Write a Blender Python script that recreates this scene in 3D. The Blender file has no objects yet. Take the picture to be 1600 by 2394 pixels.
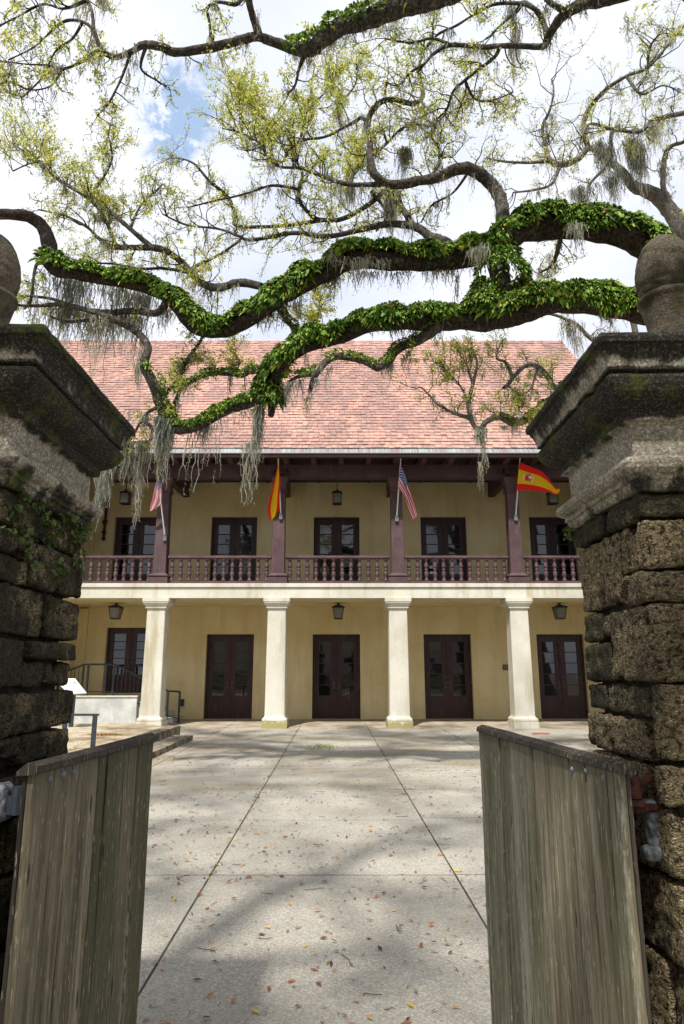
import bpy, math, random
import numpy as np
from mathutils import Vector, noise as mnoise

rng = np.random.default_rng(7)
random.seed(7)
SC = bpy.context.scene
COL = SC.collection
PI = math.pi

# ---------------------------------------------------------------- camera
PITCH = math.radians(13.05)
EYE = 1.6
cam_d = bpy.data.cameras.new("camera")
cam_d.sensor_fit = 'VERTICAL'
cam_d.sensor_height = 36.0
cam_d.sensor_width = 36.0
cam_d.lens = 24.06
cam_d.clip_start = 0.05
cam_d.clip_end = 2000
cam = bpy.data.objects.new("camera", cam_d)
COL.objects.link(cam)
cam.location = (0, 0, EYE)
cam.rotation_euler = (PI / 2 + PITCH, 0, 0)
SC.camera = cam


def at(px, py, Y):
    """world point at depth Y seen at (px, py) of the 1600 x 2394 photograph"""
    x = (px - 800.0) / 1600.0
    v = (1197.0 - py) / 1600.0
    dz = math.sin(PITCH) + v * math.cos(PITCH)
    dy = math.cos(PITCH) - v * math.sin(PITCH)
    return Vector((x / dy * Y, Y, EYE + dz / dy * Y))


# ---------------------------------------------------------------- exposure, sun, sky
SC.view_settings.view_transform = 'Standard'
SC.view_settings.look = 'None'
SC.view_settings.exposure = 0.38
SC.view_settings.gamma = 1.0
SC.view_settings.use_curve_mapping = False

SUN_DIR = Vector((-0.16, -0.50, 0.84)).normalized()
sun_d = bpy.data.lights.new("sun", 'SUN')
sun_d.energy = 4.8
sun_d.angle = math.radians(2.0)
sun_d.color = (1.0, 0.965, 0.91)
sun = bpy.data.objects.new("sun", sun_d)
COL.objects.link(sun)
sun.location = (0, 0, 40)
sun.rotation_euler = SUN_DIR.to_track_quat('Z', 'Y').to_euler()
SUN_ELEV = math.asin(SUN_DIR.z)
SUN_AZ = math.atan2(SUN_DIR.x, SUN_DIR.y)

world = bpy.data.worlds.new("World")
SC.world = world
world.use_nodes = True


class G:
    """small helper for node graphs"""
    def __init__(s, tree):
        s.t = tree
        s.N = tree.nodes
        s.L = tree.links

    def new(s, kind, **kw):
        n = s.N.new(kind)
        for k, v in kw.items():
            setattr(n, k, v)
        return n

    def put(s, sock, val):
        if isinstance(val, bpy.types.NodeSocket):
            s.L.new(val, sock)
        elif isinstance(val, (tuple, list)) and len(val) == 3 and sock.type == 'RGBA':
            sock.default_value = (*val, 1)
        else:
            sock.default_value = val

    def pos(s):
        return s.new('ShaderNodeNewGeometry').outputs['Position']

    def obj(s):
        return s.new('ShaderNodeTexCoord').outputs['Object']

    def rnd(s):
        a = s.new('ShaderNodeNewGeometry').outputs['Random Per Island']
        b = s.new('ShaderNodeObjectInfo').outputs['Random']
        return s.math('FRACT', s.math('ADD', a, s.math('MULTIPLY', b, 7.31)))

    def scale(s, vec, sc, loc=(0, 0, 0)):
        m = s.new('ShaderNodeMapping')
        s.put(m.inputs['Vector'], vec)
        m.inputs['Scale'].default_value = sc if isinstance(sc, tuple) else (sc, sc, sc)
        m.inputs['Location'].default_value = loc
        return m.outputs[0]

    def noise(s, vec, scale=5, detail=4, rough=0.55, dist=0.0):
        n = s.new('ShaderNodeTexNoise')
        s.put(n.inputs['Vector'], vec)
        n.inputs['Scale'].default_value = scale
        n.inputs['Detail'].default_value = detail
        n.inputs['Roughness'].default_value = rough
        n.inputs['Distortion'].default_value = dist
        return n.outputs['Fac']

    def vor(s, vec, scale=5, feature='F1', out='Distance', rand=1.0):
        n = s.new('ShaderNodeTexVoronoi', feature=feature)
        s.put(n.inputs['Vector'], vec)
        n.inputs['Scale'].default_value = scale
        n.inputs['Randomness'].default_value = rand
        return n.outputs[out]

    def math(s, op, a, b=0.0, c=None, clamp=False):
        n = s.new('ShaderNodeMath', operation=op, use_clamp=clamp)
        s.put(n.inputs[0], a)
        s.put(n.inputs[1], b)
        if c is not None:
            s.put(n.inputs[2], c)
        return n.outputs[0]

    def ramp(s, fac, stops, interp='LINEAR'):
        n = s.new('ShaderNodeValToRGB')
        cr = n.color_ramp
        cr.interpolation = interp
        while len(cr.elements) > 1:
            cr.elements.remove(cr.elements[-1])
        p, c = stops[0]
        cr.elements[0].position = p
        cr.elements[0].color = (*c, 1) if isinstance(c, tuple) else (c, c, c, 1)
        for p, c in stops[1:]:
            e = cr.elements.new(p)
            e.color = (*c, 1) if isinstance(c, tuple) else (c, c, c, 1)
        s.put(n.inputs[0], fac)
        return n.outputs[0]

    def step(s, v, a, b):
        n = s.new('ShaderNodeMapRange', interpolation_type='SMOOTHSTEP')
        s.put(n.inputs['Value'], v)
        n.inputs['From Min'].default_value = a
        n.inputs['From Max'].default_value = b
        return n.outputs[0]

    def mix(s, fac, a, b, mode='MIX'):
        n = s.new('ShaderNodeMix', data_type='RGBA', blend_type=mode)
        s.put(n.inputs[0], fac)
        s.put(n.inputs[6], a)
        s.put(n.inputs[7], b)
        return n.outputs[2]

    def sep(s, vec):
        n = s.new('ShaderNodeSeparateXYZ')
        s.put(n.inputs[0], vec)
        return n.outputs

    def comb(s, x, y, z):
        n = s.new('ShaderNodeCombineXYZ')
        s.put(n.inputs[0], x)
        s.put(n.inputs[1], y)
        s.put(n.inputs[2], z)
        return n.outputs[0]

    def bump(s, h, dist=0.01, strength=1.0, normal=None):
        n = s.new('ShaderNodeBump')
        n.inputs['Distance'].default_value = dist
        n.inputs['Strength'].default_value = strength
        s.put(n.inputs['Height'], h)
        if normal is not None:
            s.put(n.inputs['Normal'], normal)
        return n.outputs[0]


def build_world():
    g = G(world.node_tree)
    g.N.clear()
    sky = g.new('ShaderNodeTexSky', sky_type='NISHITA')
    sky.sun_disc = False
    sky.sun_elevation = SUN_ELEV
    sky.sun_rotation = SUN_AZ
    sky.air_density = 1.0
    sky.dust_density = 1.0
    d = g.new('ShaderNodeTexCoord').outputs['Generated']
    # cloud deck: broken bright cloud, stretched towards the horizon
    sx, sy, sz = g.sep(d)[0:3]
    zz = g.math('ADD', g.math('ABSOLUTE', sz), 0.25)
    v = g.comb(g.math('DIVIDE', sx, zz), g.math('DIVIDE', sy, zz), 0.0)
    n1 = g.noise(v, 2.1, 7, 0.6, 0.3)
    n2 = g.noise(g.scale(v, 1.0, (3.3, 1.7, 0)), 1.3, 5, 0.55)

    def gap(px, py, r):
        c = (at(px, py, 10) - Vector((0, 0, EYE))).normalized()
        vm = g.new('ShaderNodeVectorMath', operation='DISTANCE')
        g.put(vm.inputs[0], d)
        vm.inputs[1].default_value = c
        return g.math('SUBTRACT', 1.0, g.math('DIVIDE', vm.outputs['Value'], r), clamp=True)
    rag = g.math('MULTIPLY', g.step(g.noise(v, 7.0, 7, 0.68, 0.9), 0.34, 0.68), 1.9)
    holes = g.math('MULTIPLY', gap(430, 235, 0.07), 1.15)
    holes = g.math('ADD', holes, g.math('MULTIPLY', gap(388, 322, 0.045), 1.0))
    holes = g.math('ADD', holes, g.math('MULTIPLY', gap(320, 150, 0.22), 0.34))
    holes = g.math('ADD', holes, g.math('MULTIPLY', gap(1540, 150, 0.2), 0.10))
    holes = g.math('MULTIPLY', holes, rag)
    cover = g.math('SUBTRACT', g.math('ADD', g.math('MULTIPLY', g.math('SUBTRACT', n1, 0.5), 1.5), 0.86), holes)
    cover = g.step(cover, -0.25, 0.62)
    shade = g.ramp(n2, [(0.36, (6.8, 7.5, 9.3)), (0.55, (9.2, 9.5, 10.4)), (0.75, (10.4, 10.5, 11.1))])
    col = g.mix(cover, g.mix(0.45, g.mix(1.0, sky.outputs[0], (2.3, 2.3, 2.0), 'MULTIPLY'), (6.4, 8.2, 11.2)), shade)
    bg = g.new('ShaderNodeBackground')
    g.put(bg.inputs['Color'], col)
    bg.inputs['Strength'].default_value = 0.085
    o = g.new('ShaderNodeOutputWorld')
    g.L.new(bg.outputs[0], o.inputs[0])


build_world()


# ---------------------------------------------------------------- materials
def mat(name, color, rough=0.85, normal=None, spec=0.3, g=None, metal=0.0, sub=None):
    if g is None:
        m = bpy.data.materials.new(name)
        m.use_nodes = True
        g = G(m.node_tree)
        g.m = m
    b = g.N.get('Principled BSDF')
    g.put(b.inputs['Base Color'], color)
    g.put(b.inputs['Roughness'], rough)
    b.inputs['Specular IOR Level'].default_value = spec
    b.inputs['Metallic'].default_value = metal
    if normal is not None:
        g.put(b.inputs['Normal'], normal)
    if sub:
        # thin leaf: some of the light passes through
        tr = g.new('ShaderNodeBsdfTranslucent')
        g.put(tr.inputs[0], color)
        ms = g.new('ShaderNodeMixShader')
        ms.inputs[0].default_value = sub
        g.L.new(b.outputs[0], ms.inputs[1])
        g.L.new(tr.outputs[0], ms.inputs[2])
        g.L.new(ms.outputs[0], g.N['Material Output'].inputs[0])
    return g.m


def graph(name):
    m = bpy.data.materials.new(name)
    m.use_nodes = True
    g = G(m.node_tree)
    g.m = m
    return g


M = {}


def m_coquina(name, algae, tint=(1, 1, 1)):
    g = graph(name)
    p = g.pos()
    ps = g.scale(p, (1.0, 1.0, 1.7))
    warp = g.noise(p, 26, 3)
    pw = g.new('ShaderNodeVectorMath', operation='ADD')
    g.put(pw.inputs[0], ps)
    g.put(pw.inputs[1], g.scale(g.comb(warp, g.noise(p, 31, 2), warp), 0.03))
    pw = pw.outputs[0]
    cell = g.vor(pw, 120, 'F1', 'Color')
    cd = g.vor(pw, 120, 'F1', 'Distance')
    cell2 = g.vor(pw, 290, 'F1', 'Color')
    shells = g.ramp(g.sep(cell)[0], [(0.0, (0.03, 0.024, 0.015)), (0.3, (0.12, 0.092, 0.048)), (0.55, (0.25, 0.195, 0.10)),
                                      (0.8, (0.40, 0.33, 0.19)), (0.9, (0.31, 0.17, 0.065)), (1.0, (0.68, 0.62, 0.48))])
    fine = g.ramp(g.sep(cell2)[1], [(0.0, (0.04, 0.03, 0.02)), (0.6, (0.22, 0.175, 0.10)), (1.0, (0.56, 0.49, 0.34))])
    c = g.mix(0.42, shells, fine)
    pits = g.step(g.noise(p, 52, 4, 0.65), 0.36, 0.48)
    c = g.mix(g.math('SUBTRACT', 1.0, pits), c, (0.03, 0.024, 0.016))  # shade of the crevices deepened in the colour
    rn = g.new('ShaderNodeObjectInfo').outputs['Random']
    c = g.mix(1.0, c, g.ramp(rn, [(0.0, (0.62, 0.62, 0.62)), (0.6, (0.95, 0.93, 0.9)), (1.0, (1.25, 1.2, 1.1))]), 'MULTIPLY')
    c = g.mix(1.0, c, tint, 'MULTIPLY')
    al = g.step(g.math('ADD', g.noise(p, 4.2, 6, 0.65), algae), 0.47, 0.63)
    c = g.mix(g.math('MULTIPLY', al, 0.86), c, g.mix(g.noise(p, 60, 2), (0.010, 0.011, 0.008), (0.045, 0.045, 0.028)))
    gr = g.step(g.math('ADD', g.noise(g.scale(p, 1, (5, 2, 8)), 6.0, 5, 0.7), algae * 0.4), 0.60, 0.74)
    c = g.mix(g.math('MULTIPLY', gr, 0.7), c, (0.045, 0.06, 0.012))
    h = g.math('ADD', g.math('MULTIPLY', g.math('SUBTRACT', 1.0, cd), 0.9), g.math('MULTIPLY', g.noise(ps, 60, 5, 0.7), 1.3))
    h = g.math('ADD', h, g.math('MULTIPLY', pits, 0.7))
    n = g.bump(h, 0.011, 1.0)
    return mat(name, c, 0.92, n, 0.15, g)


M['coquina'] = m_coquina('coquina stone', -0.05)
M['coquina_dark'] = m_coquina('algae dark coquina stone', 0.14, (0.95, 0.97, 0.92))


def m_cast(name, shift=0.0):
    """cast shell stone of the pillar caps: pale shell grit, black biofilm on the cornice, moss on top"""
    g = graph(name)
    p = g.pos()
    z = g.sep(p)[2]
    c = g.ramp(g.sep(g.vor(p, 150, 'F1', 'Color'))[0], [(0.0, (0.14, 0.12, 0.09)), (0.5, (0.32, 0.285, 0.22)), (0.85, (0.45, 0.42, 0.34)), (1.0, (0.7, 0.68, 0.6))])
    c = g.mix(0.35, c, g.ramp(g.noise(p, 160, 3), [(0.3, (0.12, 0.10, 0.075)), (0.7, (0.40, 0.36, 0.28))]))
    c = g.mix(1.0, c, g.ramp(g.noise(p, 7, 4), [(0.3, (0.72, 0.7, 0.66)), (0.7, (1.1, 1.1, 1.08))]), 'MULTIPLY')
    band = g.ramp(z, [(0.0, 0.0), (1.0, 0.0)])
    zz = g.math('MULTIPLY', g.math('SUBTRACT', z, 2.1), 1.0)   # 0 .. 0.7 over the cap
    band = g.ramp(zz, [(0.0, 0.42), (0.09, 0.30), (0.15, 0.14), (0.255, 0.12), (0.29, 0.50), (0.34, 0.62), (0.41, 0.62),
                       (0.43, 0.30), (0.48, 0.46), (0.53, 0.80), (0.6, 0.42), (1.0, 0.30)])
    nz = g.noise(p, 5.5, 7, 0.68, 0.4)
    drip = g.noise(g.scale(p, (9, 9, 1.3)), 2.0, 4, 0.6)
    al = g.math('ADD', g.math('MULTIPLY', nz, 0.85), g.math('MULTIPLY', drip, 0.35))
    al = g.step(g.math('ADD', g.math('ADD', al, band), shift), 0.88, 1.04)
    spk = g.step(g.noise(p, 120, 2), 0.5, 0.66)
    c = g.mix(g.math('MULTIPLY', al, g.math('SUBTRACT', 0.97, g.math('MULTIPLY', spk, 0.22))), c, (0.016, 0.015, 0.011))
    gm = g.step(g.math('ADD', g.noise(g.scale(p, 1, (3, 9, 4)), 7, 6, 0.7), g.math('MULTIPLY', band, 0.15)), 0.60, 0.72)
    c = g.mix(g.math('MULTIPLY', gm, 0.62), c, (0.075, 0.095, 0.012))
    h = g.math('ADD', g.noise(p, 110, 4, 0.7), g.math('MULTIPLY', g.noise(p, 22, 3), 0.8))
    return mat(name, c, 0.92, g.bump(h, 0.007, 1.0), 0.15, g)


M['cast'] = m_cast('cast shell stone')
M['cast_dark'] = m_cast('cast shell stone with black algae', 0.10)


def m_finial():
    g = graph('weathered finial stone')
    p = g.pos()
    c = g.ramp(g.noise(p, 130, 3, 0.7), [(0.3, (0.05, 0.04, 0.028)), (0.55, (0.15, 0.125, 0.09)), (0.75, (0.28, 0.25, 0.19))])
    c = g.mix(g.step(g.noise(p, 8, 5, 0.6), 0.48, 0.66), c, (0.045, 0.04, 0.025))
    c = g.mix(g.math('MULTIPLY', g.step(g.noise(p, 11, 5, 0.6), 0.6, 0.7), 0.5), c, (0.10, 0.11, 0.03))
    return mat('f', c, 0.95, g.bump(g.noise(p, 100, 4, 0.7), 0.008, 1.0), 0.1, g)


M['finial'] = m_finial()


def m_mortar():
    g = graph('dark recessed mortar')
    p = g.pos()
    c = g.ramp(g.noise(p, 40, 4), [(0.3, (0.018, 0.015, 0.01)), (0.7, (0.06, 0.05, 0.033))])
    return mat('m', c, 0.95, g.bump(g.noise(p, 60, 4), 0.01, 1.0), 0.1, g)


M['mortar'] = m_mortar()


def m_wood(name, base_a, base_b, green):
    g = graph(name)
    p = g.pos()
    oi = g.new('ShaderNodeObjectInfo').outputs['Random']
    off = g.new('ShaderNodeVectorMath', operation='ADD')
    g.put(off.inputs[0], p)
    g.put(off.inputs[1], g.comb(g.math('MULTIPLY', oi, 3.0), g.math('MULTIPLY', oi, 7.0), g.math('MULTIPLY', oi, 5.0)))
    q = off.outputs[0]
    grain = g.noise(g.scale(q, (24, 24, 0.9)), 1.0, 7, 0.68, 1.1)
    fine = g.noise(g.scale(q, (150, 150, 9.0)), 1.0, 5, 0.65, 0.4)
    broad = g.noise(g.scale(q, (9, 9, 0.6)), 1.0, 4, 0.6)
    c = g.mix(g.step(grain, 0.3, 0.7), base_a, base_b)
    c = g.mix(1.0, c, g.ramp(fine, [(0.3, (0.7, 0.7, 0.7)), (0.7, (1.25, 1.25, 1.22))]), 'MULTIPLY')
    c = g.mix(1.0, c, g.ramp(oi, [(0.0, (0.66, 0.64, 0.60)), (0.5, (1.0, 0.97, 0.9)), (1.0, (1.28, 1.27, 1.24))]), 'MULTIPLY')
    gr = g.step(g.noise(g.scale(p, (7.5, 7.5, 0.55), (1.2, 0.4, 0)), 1.0, 5, 0.65), 0.50 - green, 0.66 - green)
    c = g.mix(g.math('MULTIPLY', gr, 0.62), c, (0.062, 0.068, 0.022))
    li = g.step(g.noise(g.scale(p, (11, 11, 0.45), (5.2, 3.4, 0)), 1.0, 4, 0.6), 0.55, 0.68)
    flecks = g.step(g.noise(g.scale(p, (120, 120, 28)), 1.0, 3, 0.6), 0.50, 0.60)
    c = g.mix(g.math('MULTIPLY', g.math('MULTIPLY', li, flecks), 0.75), c, (0.33, 0.34, 0.27))
    flecks2 = g.step(g.noise(g.scale(p, (105, 105, 16), (4, 4, 4)), 1.0, 2, 0.6), 0.62, 0.68)
    c = g.mix(g.math('MULTIPLY', flecks2, 0.6), c, (0.42, 0.36, 0.27))
    z = g.sep(p)[2]
    top = g.step(g.math('ADD', z, g.math('MULTIPLY', grain, 0.5)), 1.38, 1.68)
    c = g.mix(g.math('MULTIPLY', top, 0.6), c, (0.035, 0.028, 0.02))
    crack = g.step(g.noise(g.scale(q, (60, 60, 0.8)), 1.0, 3, 0.6, 0.3), 0.66, 0.70)
    c = g.mix(g.math('MULTIPLY', crack, 0.9), c, (0.015, 0.011, 0.008))
    # old nail holes and splits
    hole = g.vor(g.scale(q, (15, 15, 3.2)), 1.0, 'F1', 'Distance')
    hole = g.math('SUBTRACT', 1.0, g.step(hole, 0.07, 0.13))
    c = g.mix(g.math('MULTIPLY', hole, 0.85), c, (0.015, 0.011, 0.008))
    h = g.math('SUBTRACT', g.math('ADD', grain, g.math('MULTIPLY', fine, 0.4)), g.math('ADD', crack, g.math('MULTIPLY', hole, 1.0)))
    return mat(name, c, 0.8, g.bump(h, 0.004, 1.0), 0.25, g)


M['plank'] = m_wood('weathered gate plank', (0.085, 0.072, 0.046), (0.27, 0.24, 0.17), 0.02)
M['plank_green'] = m_wood('algae green gate plank', (0.080, 0.074, 0.048), (0.245, 0.235, 0.175), 0.05)
M['cap_board'] = m_wood('dark cap board', (0.016, 0.013, 0.010), (0.072, 0.060, 0.047), -0.05)


def m_paving():
    g = graph('exposed aggregate paving')
    p = g.pos()
    rn = g.new('ShaderNodeObjectInfo').outputs['Random']
    vc = g.vor(p, 95, 'F1', 'Color')
    c = g.ramp(g.sep(vc)[0], [(0.0, (0.09, 0.08, 0.06)), (0.35, (0.24, 0.22, 0.18)), (0.7, (0.40, 0.375, 0.32)), (0.9, (0.60, 0.575, 0.51)), (1.0, (0.20, 0.12, 0.08))])
    f2 = g.ramp(g.noise(p, 210, 3, 0.7), [(0.35, (0.16, 0.145, 0.115)), (0.65, (0.50, 0.475, 0.41))])
    c = g.mix(0.45, c, f2)
    c = g.mix(1.0, c, g.ramp(rn, [(0.0, (0.86, 0.85, 0.83)), (1.0, (1.08, 1.08, 1.07))]), 'MULTIPLY')
    st = g.noise(p, 0.55, 7, 0.62, 0.4)
    c = g.mix(g.math('MULTIPLY', g.step(st, 0.46, 0.66), 0.42), c, (0.15, 0.13, 0.095))
    c = g.mix(1.0, c, (1.03, 1.03, 1.03), 'MULTIPLY')
    c = g.mix(0.3, c, (0.37, 0.35, 0.30))
    y = g.sep(p)[1]
    far = g.math('MULTIPLY', g.step(y, 7.0, 12.0), g.math('SUBTRACT', 1.0, g.step(y, 17.5, 19.5)))
    d2 = g.step(g.noise(g.scale(p, (0.45, 1.0, 1)), 0.9, 6, 0.62), 0.40, 0.62)
    c = g.mix(g.math('MULTIPLY', g.math('MULTIPLY', far, d2), 0.52), c, (0.17, 0.125, 0.06))
    dirt = g.step(g.noise(p, 9, 6, 0.75), 0.56, 0.72)
    c = g.mix(g.math('MULTIPLY', dirt, 0.25), c, (0.14, 0.11, 0.065))
    h = g.math('ADD', g.math('SUBTRACT', 1.0, g.vor(p, 95)), g.math('MULTIPLY', g.noise(p, 160, 3), 0.6))
    return mat('p', c, 0.9, g.bump(h, 0.004, 0.7), 0.2, g)


M['paving'] = m_paving()


def m_simple(name, c1, c2, sc=6, rough=0.85, bd=0.003, bs=80, spec=0.25, det=5):
    g = graph(name)
    p = g.pos()
    c = g.mix(g.step(g.noise(p, sc, det, 0.62), 0.32, 0.68), c1, c2)
    c = g.mix(1.0, c, g.ramp(g.noise(p, bs, 3), [(0.3, (0.86, 0.86, 0.86)), (0.7, (1.1, 1.1, 1.1))]), 'MULTIPLY')
    return mat(name, c, rough, g.bump(g.noise(p, bs, 4), bd, 0.8), spec, g)


M['joint'] = m_simple('dark joint soil', (0.03, 0.026, 0.018), (0.08, 0.07, 0.05), 3, 0.95)
M['soil'] = m_simple('compacted earth', (0.13, 0.11, 0.08), (0.21, 0.18, 0.13), 2, 0.95)
M['porch'] = m_simple('worn porch paving', (0.24, 0.19, 0.13), (0.42, 0.37, 0.29), 1.6, 0.8)
M['step'] = m_simple('stained concrete step edge', (0.07, 0.055, 0.035), (0.26, 0.22, 0.16), 5, 0.9)
M['terrace'] = m_simple('leaf stained terrace paving', (0.19, 0.135, 0.075), (0.46, 0.40, 0.29), 1.3, 0.9, 0.004, 60)
M['render'] = m_simple('pale grey render', (0.42, 0.43, 0.41), (0.62, 0.63, 0.61), 2.2, 0.85)


def m_stucco(name, a, b, stain, streak=0.5):
    g = graph(name)
    p = g.pos()
    n = g.noise(p, 0.9, 7, 0.6, 0.2)
    c = g.mix(g.step(n, 0.32, 0.70), a, b)
    s = g.noise(g.scale(p, (2.6, 2.6, 0.32)), 1.0, 6, 0.62)
    c = g.mix(g.math('MULTIPLY', g.step(s, 0.46, 0.72), streak), c, stain)
    sp = g.step(g.noise(p, 2.3, 6, 0.7), 0.62, 0.74)
    c = g.mix(g.math('MULTIPLY', sp, 0.35), c, stain)
    c = g.mix(1.0, c, g.ramp(g.noise(p, 24, 4), [(0.3, (0.93, 0.93, 0.93)), (0.7, (1.06, 1.06, 1.05))]), 'MULTIPLY')
    h = g.math('ADD', g.noise(p, 30, 4, 0.6), g.math('MULTIPLY', g.noise(p, 4, 3), 0.8))
    return mat(name, c, 0.9, g.bump(h, 0.006, 0.5), 0.2, g)


M['ochre'] = m_stucco('ochre stucco', (0.60, 0.495, 0.255), (0.68, 0.59, 0.36), (0.42, 0.33, 0.17), 0.4)
M['cream'] = m_stucco('cream stucco', (0.52, 0.495, 0.405), (0.64, 0.615, 0.53), (0.36, 0.31, 0.19), 0.8)


def m_plinth():
    g = graph('moss stained plinth')
    p = g.pos()
    z = g.sep(p)[2]
    c = g.mix(g.noise(p, 3, 4), (0.56, 0.52, 0.40), (0.66, 0.62, 0.50))
    mm = g.math('MULTIPLY', g.step(g.math('ADD', g.noise(p, 9, 5, 0.7), g.math('MULTIPLY', g.math('SUBTRACT', 0.2, z), 2.0)), 0.42, 0.60), 0.85)
    c = g.mix(mm, c, (0.27, 0.25, 0.08))
    return mat('pl', c, 0.9, g.bump(g.noise(p, 40, 4), 0.004, 0.6), 0.2, g)


M['plinth_moss'] = m_plinth()


def m_paint(name, a, b, rough=0.5):
    g = graph(name)
    p = g.pos()
    c = g.mix(g.step(g.noise(p, 2.4, 5, 0.6), 0.3, 0.7), a, b)
    c = g.mix(g.math('MULTIPLY', g.step(g.noise(g.scale(p, (14, 14, 2)), 1.0, 5, 0.7), 0.55, 0.75), 0.3), c, (0.30, 0.22, 0.22))
    return mat(name, c, rough, g.bump(g.noise(g.scale(p, (40, 40, 8)), 1, 3), 0.002, 0.5), 0.35, g)


M['purple'] = m_paint('faded aubergine paint', (0.062, 0.032, 0.034), (0.098, 0.056, 0.060), 0.55)
M['beam'] = m_paint('dark aubergine beam paint', (0.060, 0.030, 0.034), (0.088, 0.050, 0.055), 0.6)
M['door'] = m_paint('dark oxblood door paint', (0.030, 0.012, 0.014), (0.044, 0.019, 0.021), 0.42)
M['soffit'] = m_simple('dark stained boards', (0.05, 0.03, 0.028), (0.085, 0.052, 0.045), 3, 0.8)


def m_glass():
    g = graph('old dark window glass')
    p = g.obj()
    n = g.bump(g.noise(g.pos(), 1.6, 2), 0.02, 0.06)
    b = g.N['Principled BSDF']
    m = mat('gl', (0.006, 0.006, 0.007), 0.03, n, 0.5, g)
    b.inputs['IOR'].default_value = 1.7
    return m


M['glass'] = m_glass()
M['lamp_glass'] = mat('lamp glass', (0.16, 0.155, 0.12), 0.25, None, 0.5)
M['iron'] = m_simple('black wrought iron', (0.012, 0.014, 0.018), (0.03, 0.034, 0.042), 9, 0.45, 0.001, 60, 0.5)
M['rail_iron'] = m_simple('blue black railing paint', (0.016, 0.022, 0.032), (0.035, 0.045, 0.06), 9, 0.4, 0.001, 60, 0.5)
M['rust'] = m_simple('rusted iron', (0.03, 0.011, 0.008), (0.10, 0.032, 0.018), 30, 0.8, 0.003, 90)
M['zinc'] = m_simple('dull bolt head', (0.10, 0.12, 0.13), (0.2, 0.22, 0.24), 60, 0.5, 0.001, 90)
M['mortar_white'] = m_simple('smeared pale mortar', (0.04, 0.043, 0.045), (0.20, 0.21, 0.235), 34, 0.9, 0.01, 30)
M['bronze'] = m_simple('dark bronze plaque', (0.05, 0.035, 0.02), (0.1, 0.07, 0.04), 30, 0.4, 0.001, 90, 0.6)
M['bronze_text'] = mat('worn bronze letters', (0.22, 0.17, 0.10), 0.4, None, 0.6)
M['white_metal'] = mat('white painted pole', (0.62, 0.62, 0.6), 0.35, None, 0.5)
M['gold'] = mat('cream finial', (0.55, 0.48, 0.25), 0.35, None, 0.5)
M['paper'] = mat('white paper', (0.75, 0.73, 0.78), 0.7)
M['panel'] = m_simple('sign panel', (0.66, 0.62, 0.64), (0.74, 0.70, 0.72), 5, 0.35, 0.0005, 60, 0.5)
M['panel_print'] = m_simple('faded sign print', (0.12, 0.12, 0.13), (0.4, 0.38, 0.38), 60, 0.4, 0.0005, 60)


def m_tile():
    g = graph('clay roof tile')
    p = g.pos()
    r = g.rnd()
    c = g.ramp(r, [(0.0, (0.40, 0.215, 0.17)), (0.15, (0.47, 0.265, 0.21)), (0.5, (0.51, 0.29, 0.225)), (0.85, (0.55, 0.315, 0.235)),
                   (0.95, (0.60, 0.36, 0.31)), (1.0, (0.50, 0.29, 0.25))])
    st = g.noise(g.scale(p, (1.0, 0.55, 0.55)), 1.15, 7, 0.72, 0.3)
    cen = g.noise(p, 0.28, 3, 0.5)
    dark = g.step(g.math('ADD', g.math('ADD', st, g.math('MULTIPLY', cen, 0.35)), g.math('MULTIPLY', r, 0.24)), 0.70, 0.86)
    c = g.mix(g.math('MULTIPLY', dark, 0.72), c, (0.23, 0.155, 0.14))
    c = g.mix(1.0, c, g.ramp(g.noise(p, 13, 4, 0.7), [(0.3, (0.85, 0.85, 0.85)), (0.7, (1.08, 1.08, 1.08))]), 'MULTIPLY')
    return mat('t', c, 0.85, g.bump(g.noise(p, 50, 4), 0.003, 0.6), 0.2, g)


M['tile'] = m_tile()


M['tile_edge'] = m_simple('dark tile butt edge', (0.13, 0.075, 0.065), (0.30, 0.17, 0.14), 5, 0.9)  # butt faces darker than the tile tops, drawing the row lines


def m_flash():
    g = graph('patinated copper flashing')
    p = g.pos()
    x = g.sep(p)[0]
    s = g.noise(g.comb(g.math('MULTIPLY', x, 13.0), 0.0, 0.0), 1.0, 5, 0.8)
    b = g.noise(g.comb(g.math('MULTIPLY', x, 1.1), 0.0, 3.0), 1.0, 3, 0.6)
    c = g.ramp(g.math('ADD', s, g.math('MULTIPLY', g.math('SUBTRACT', b, 0.5), 0.5)),
               [(0.30, (0.12, 0.075, 0.075)), (0.45, (0.23, 0.16, 0.16)), (0.55, (0.24, 0.29, 0.27)), (0.66, (0.40, 0.45, 0.42)), (0.8, (0.3, 0.2, 0.19))])
    return mat('fl', c, 0.6, None, 0.3, g, 0.0)


M['flashing'] = m_flash()
M['gutter'] = mat('pale gutter lip', (0.15, 0.16, 0.175), 0.4, None, 0.5)


def m_bark(name, a, b, lich):
    g = graph(name)
    p = g.pos()
    n = g.noise(p, 22, 6, 0.7, 0.4)
    c = g.mix(g.step(n, 0.35, 0.68), a, b)
    l = g.step(g.noise(p, 7, 5, 0.7), 0.54, 0.68)
    c = g.mix(g.math('MULTIPLY', l, lich), c, (0.26, 0.27, 0.22))
    gm = g.step(g.noise(g.scale(p, 1, (7, 3, 1)), 4, 5, 0.6), 0.58, 0.7)
    c = g.mix(g.math('MULTIPLY', gm, 0.35), c, (0.07, 0.08, 0.02))
    return mat(name, c, 0.95, g.bump(g.noise(p, 34, 6, 0.75), 0.03, 1.0), 0.1, g)


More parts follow.
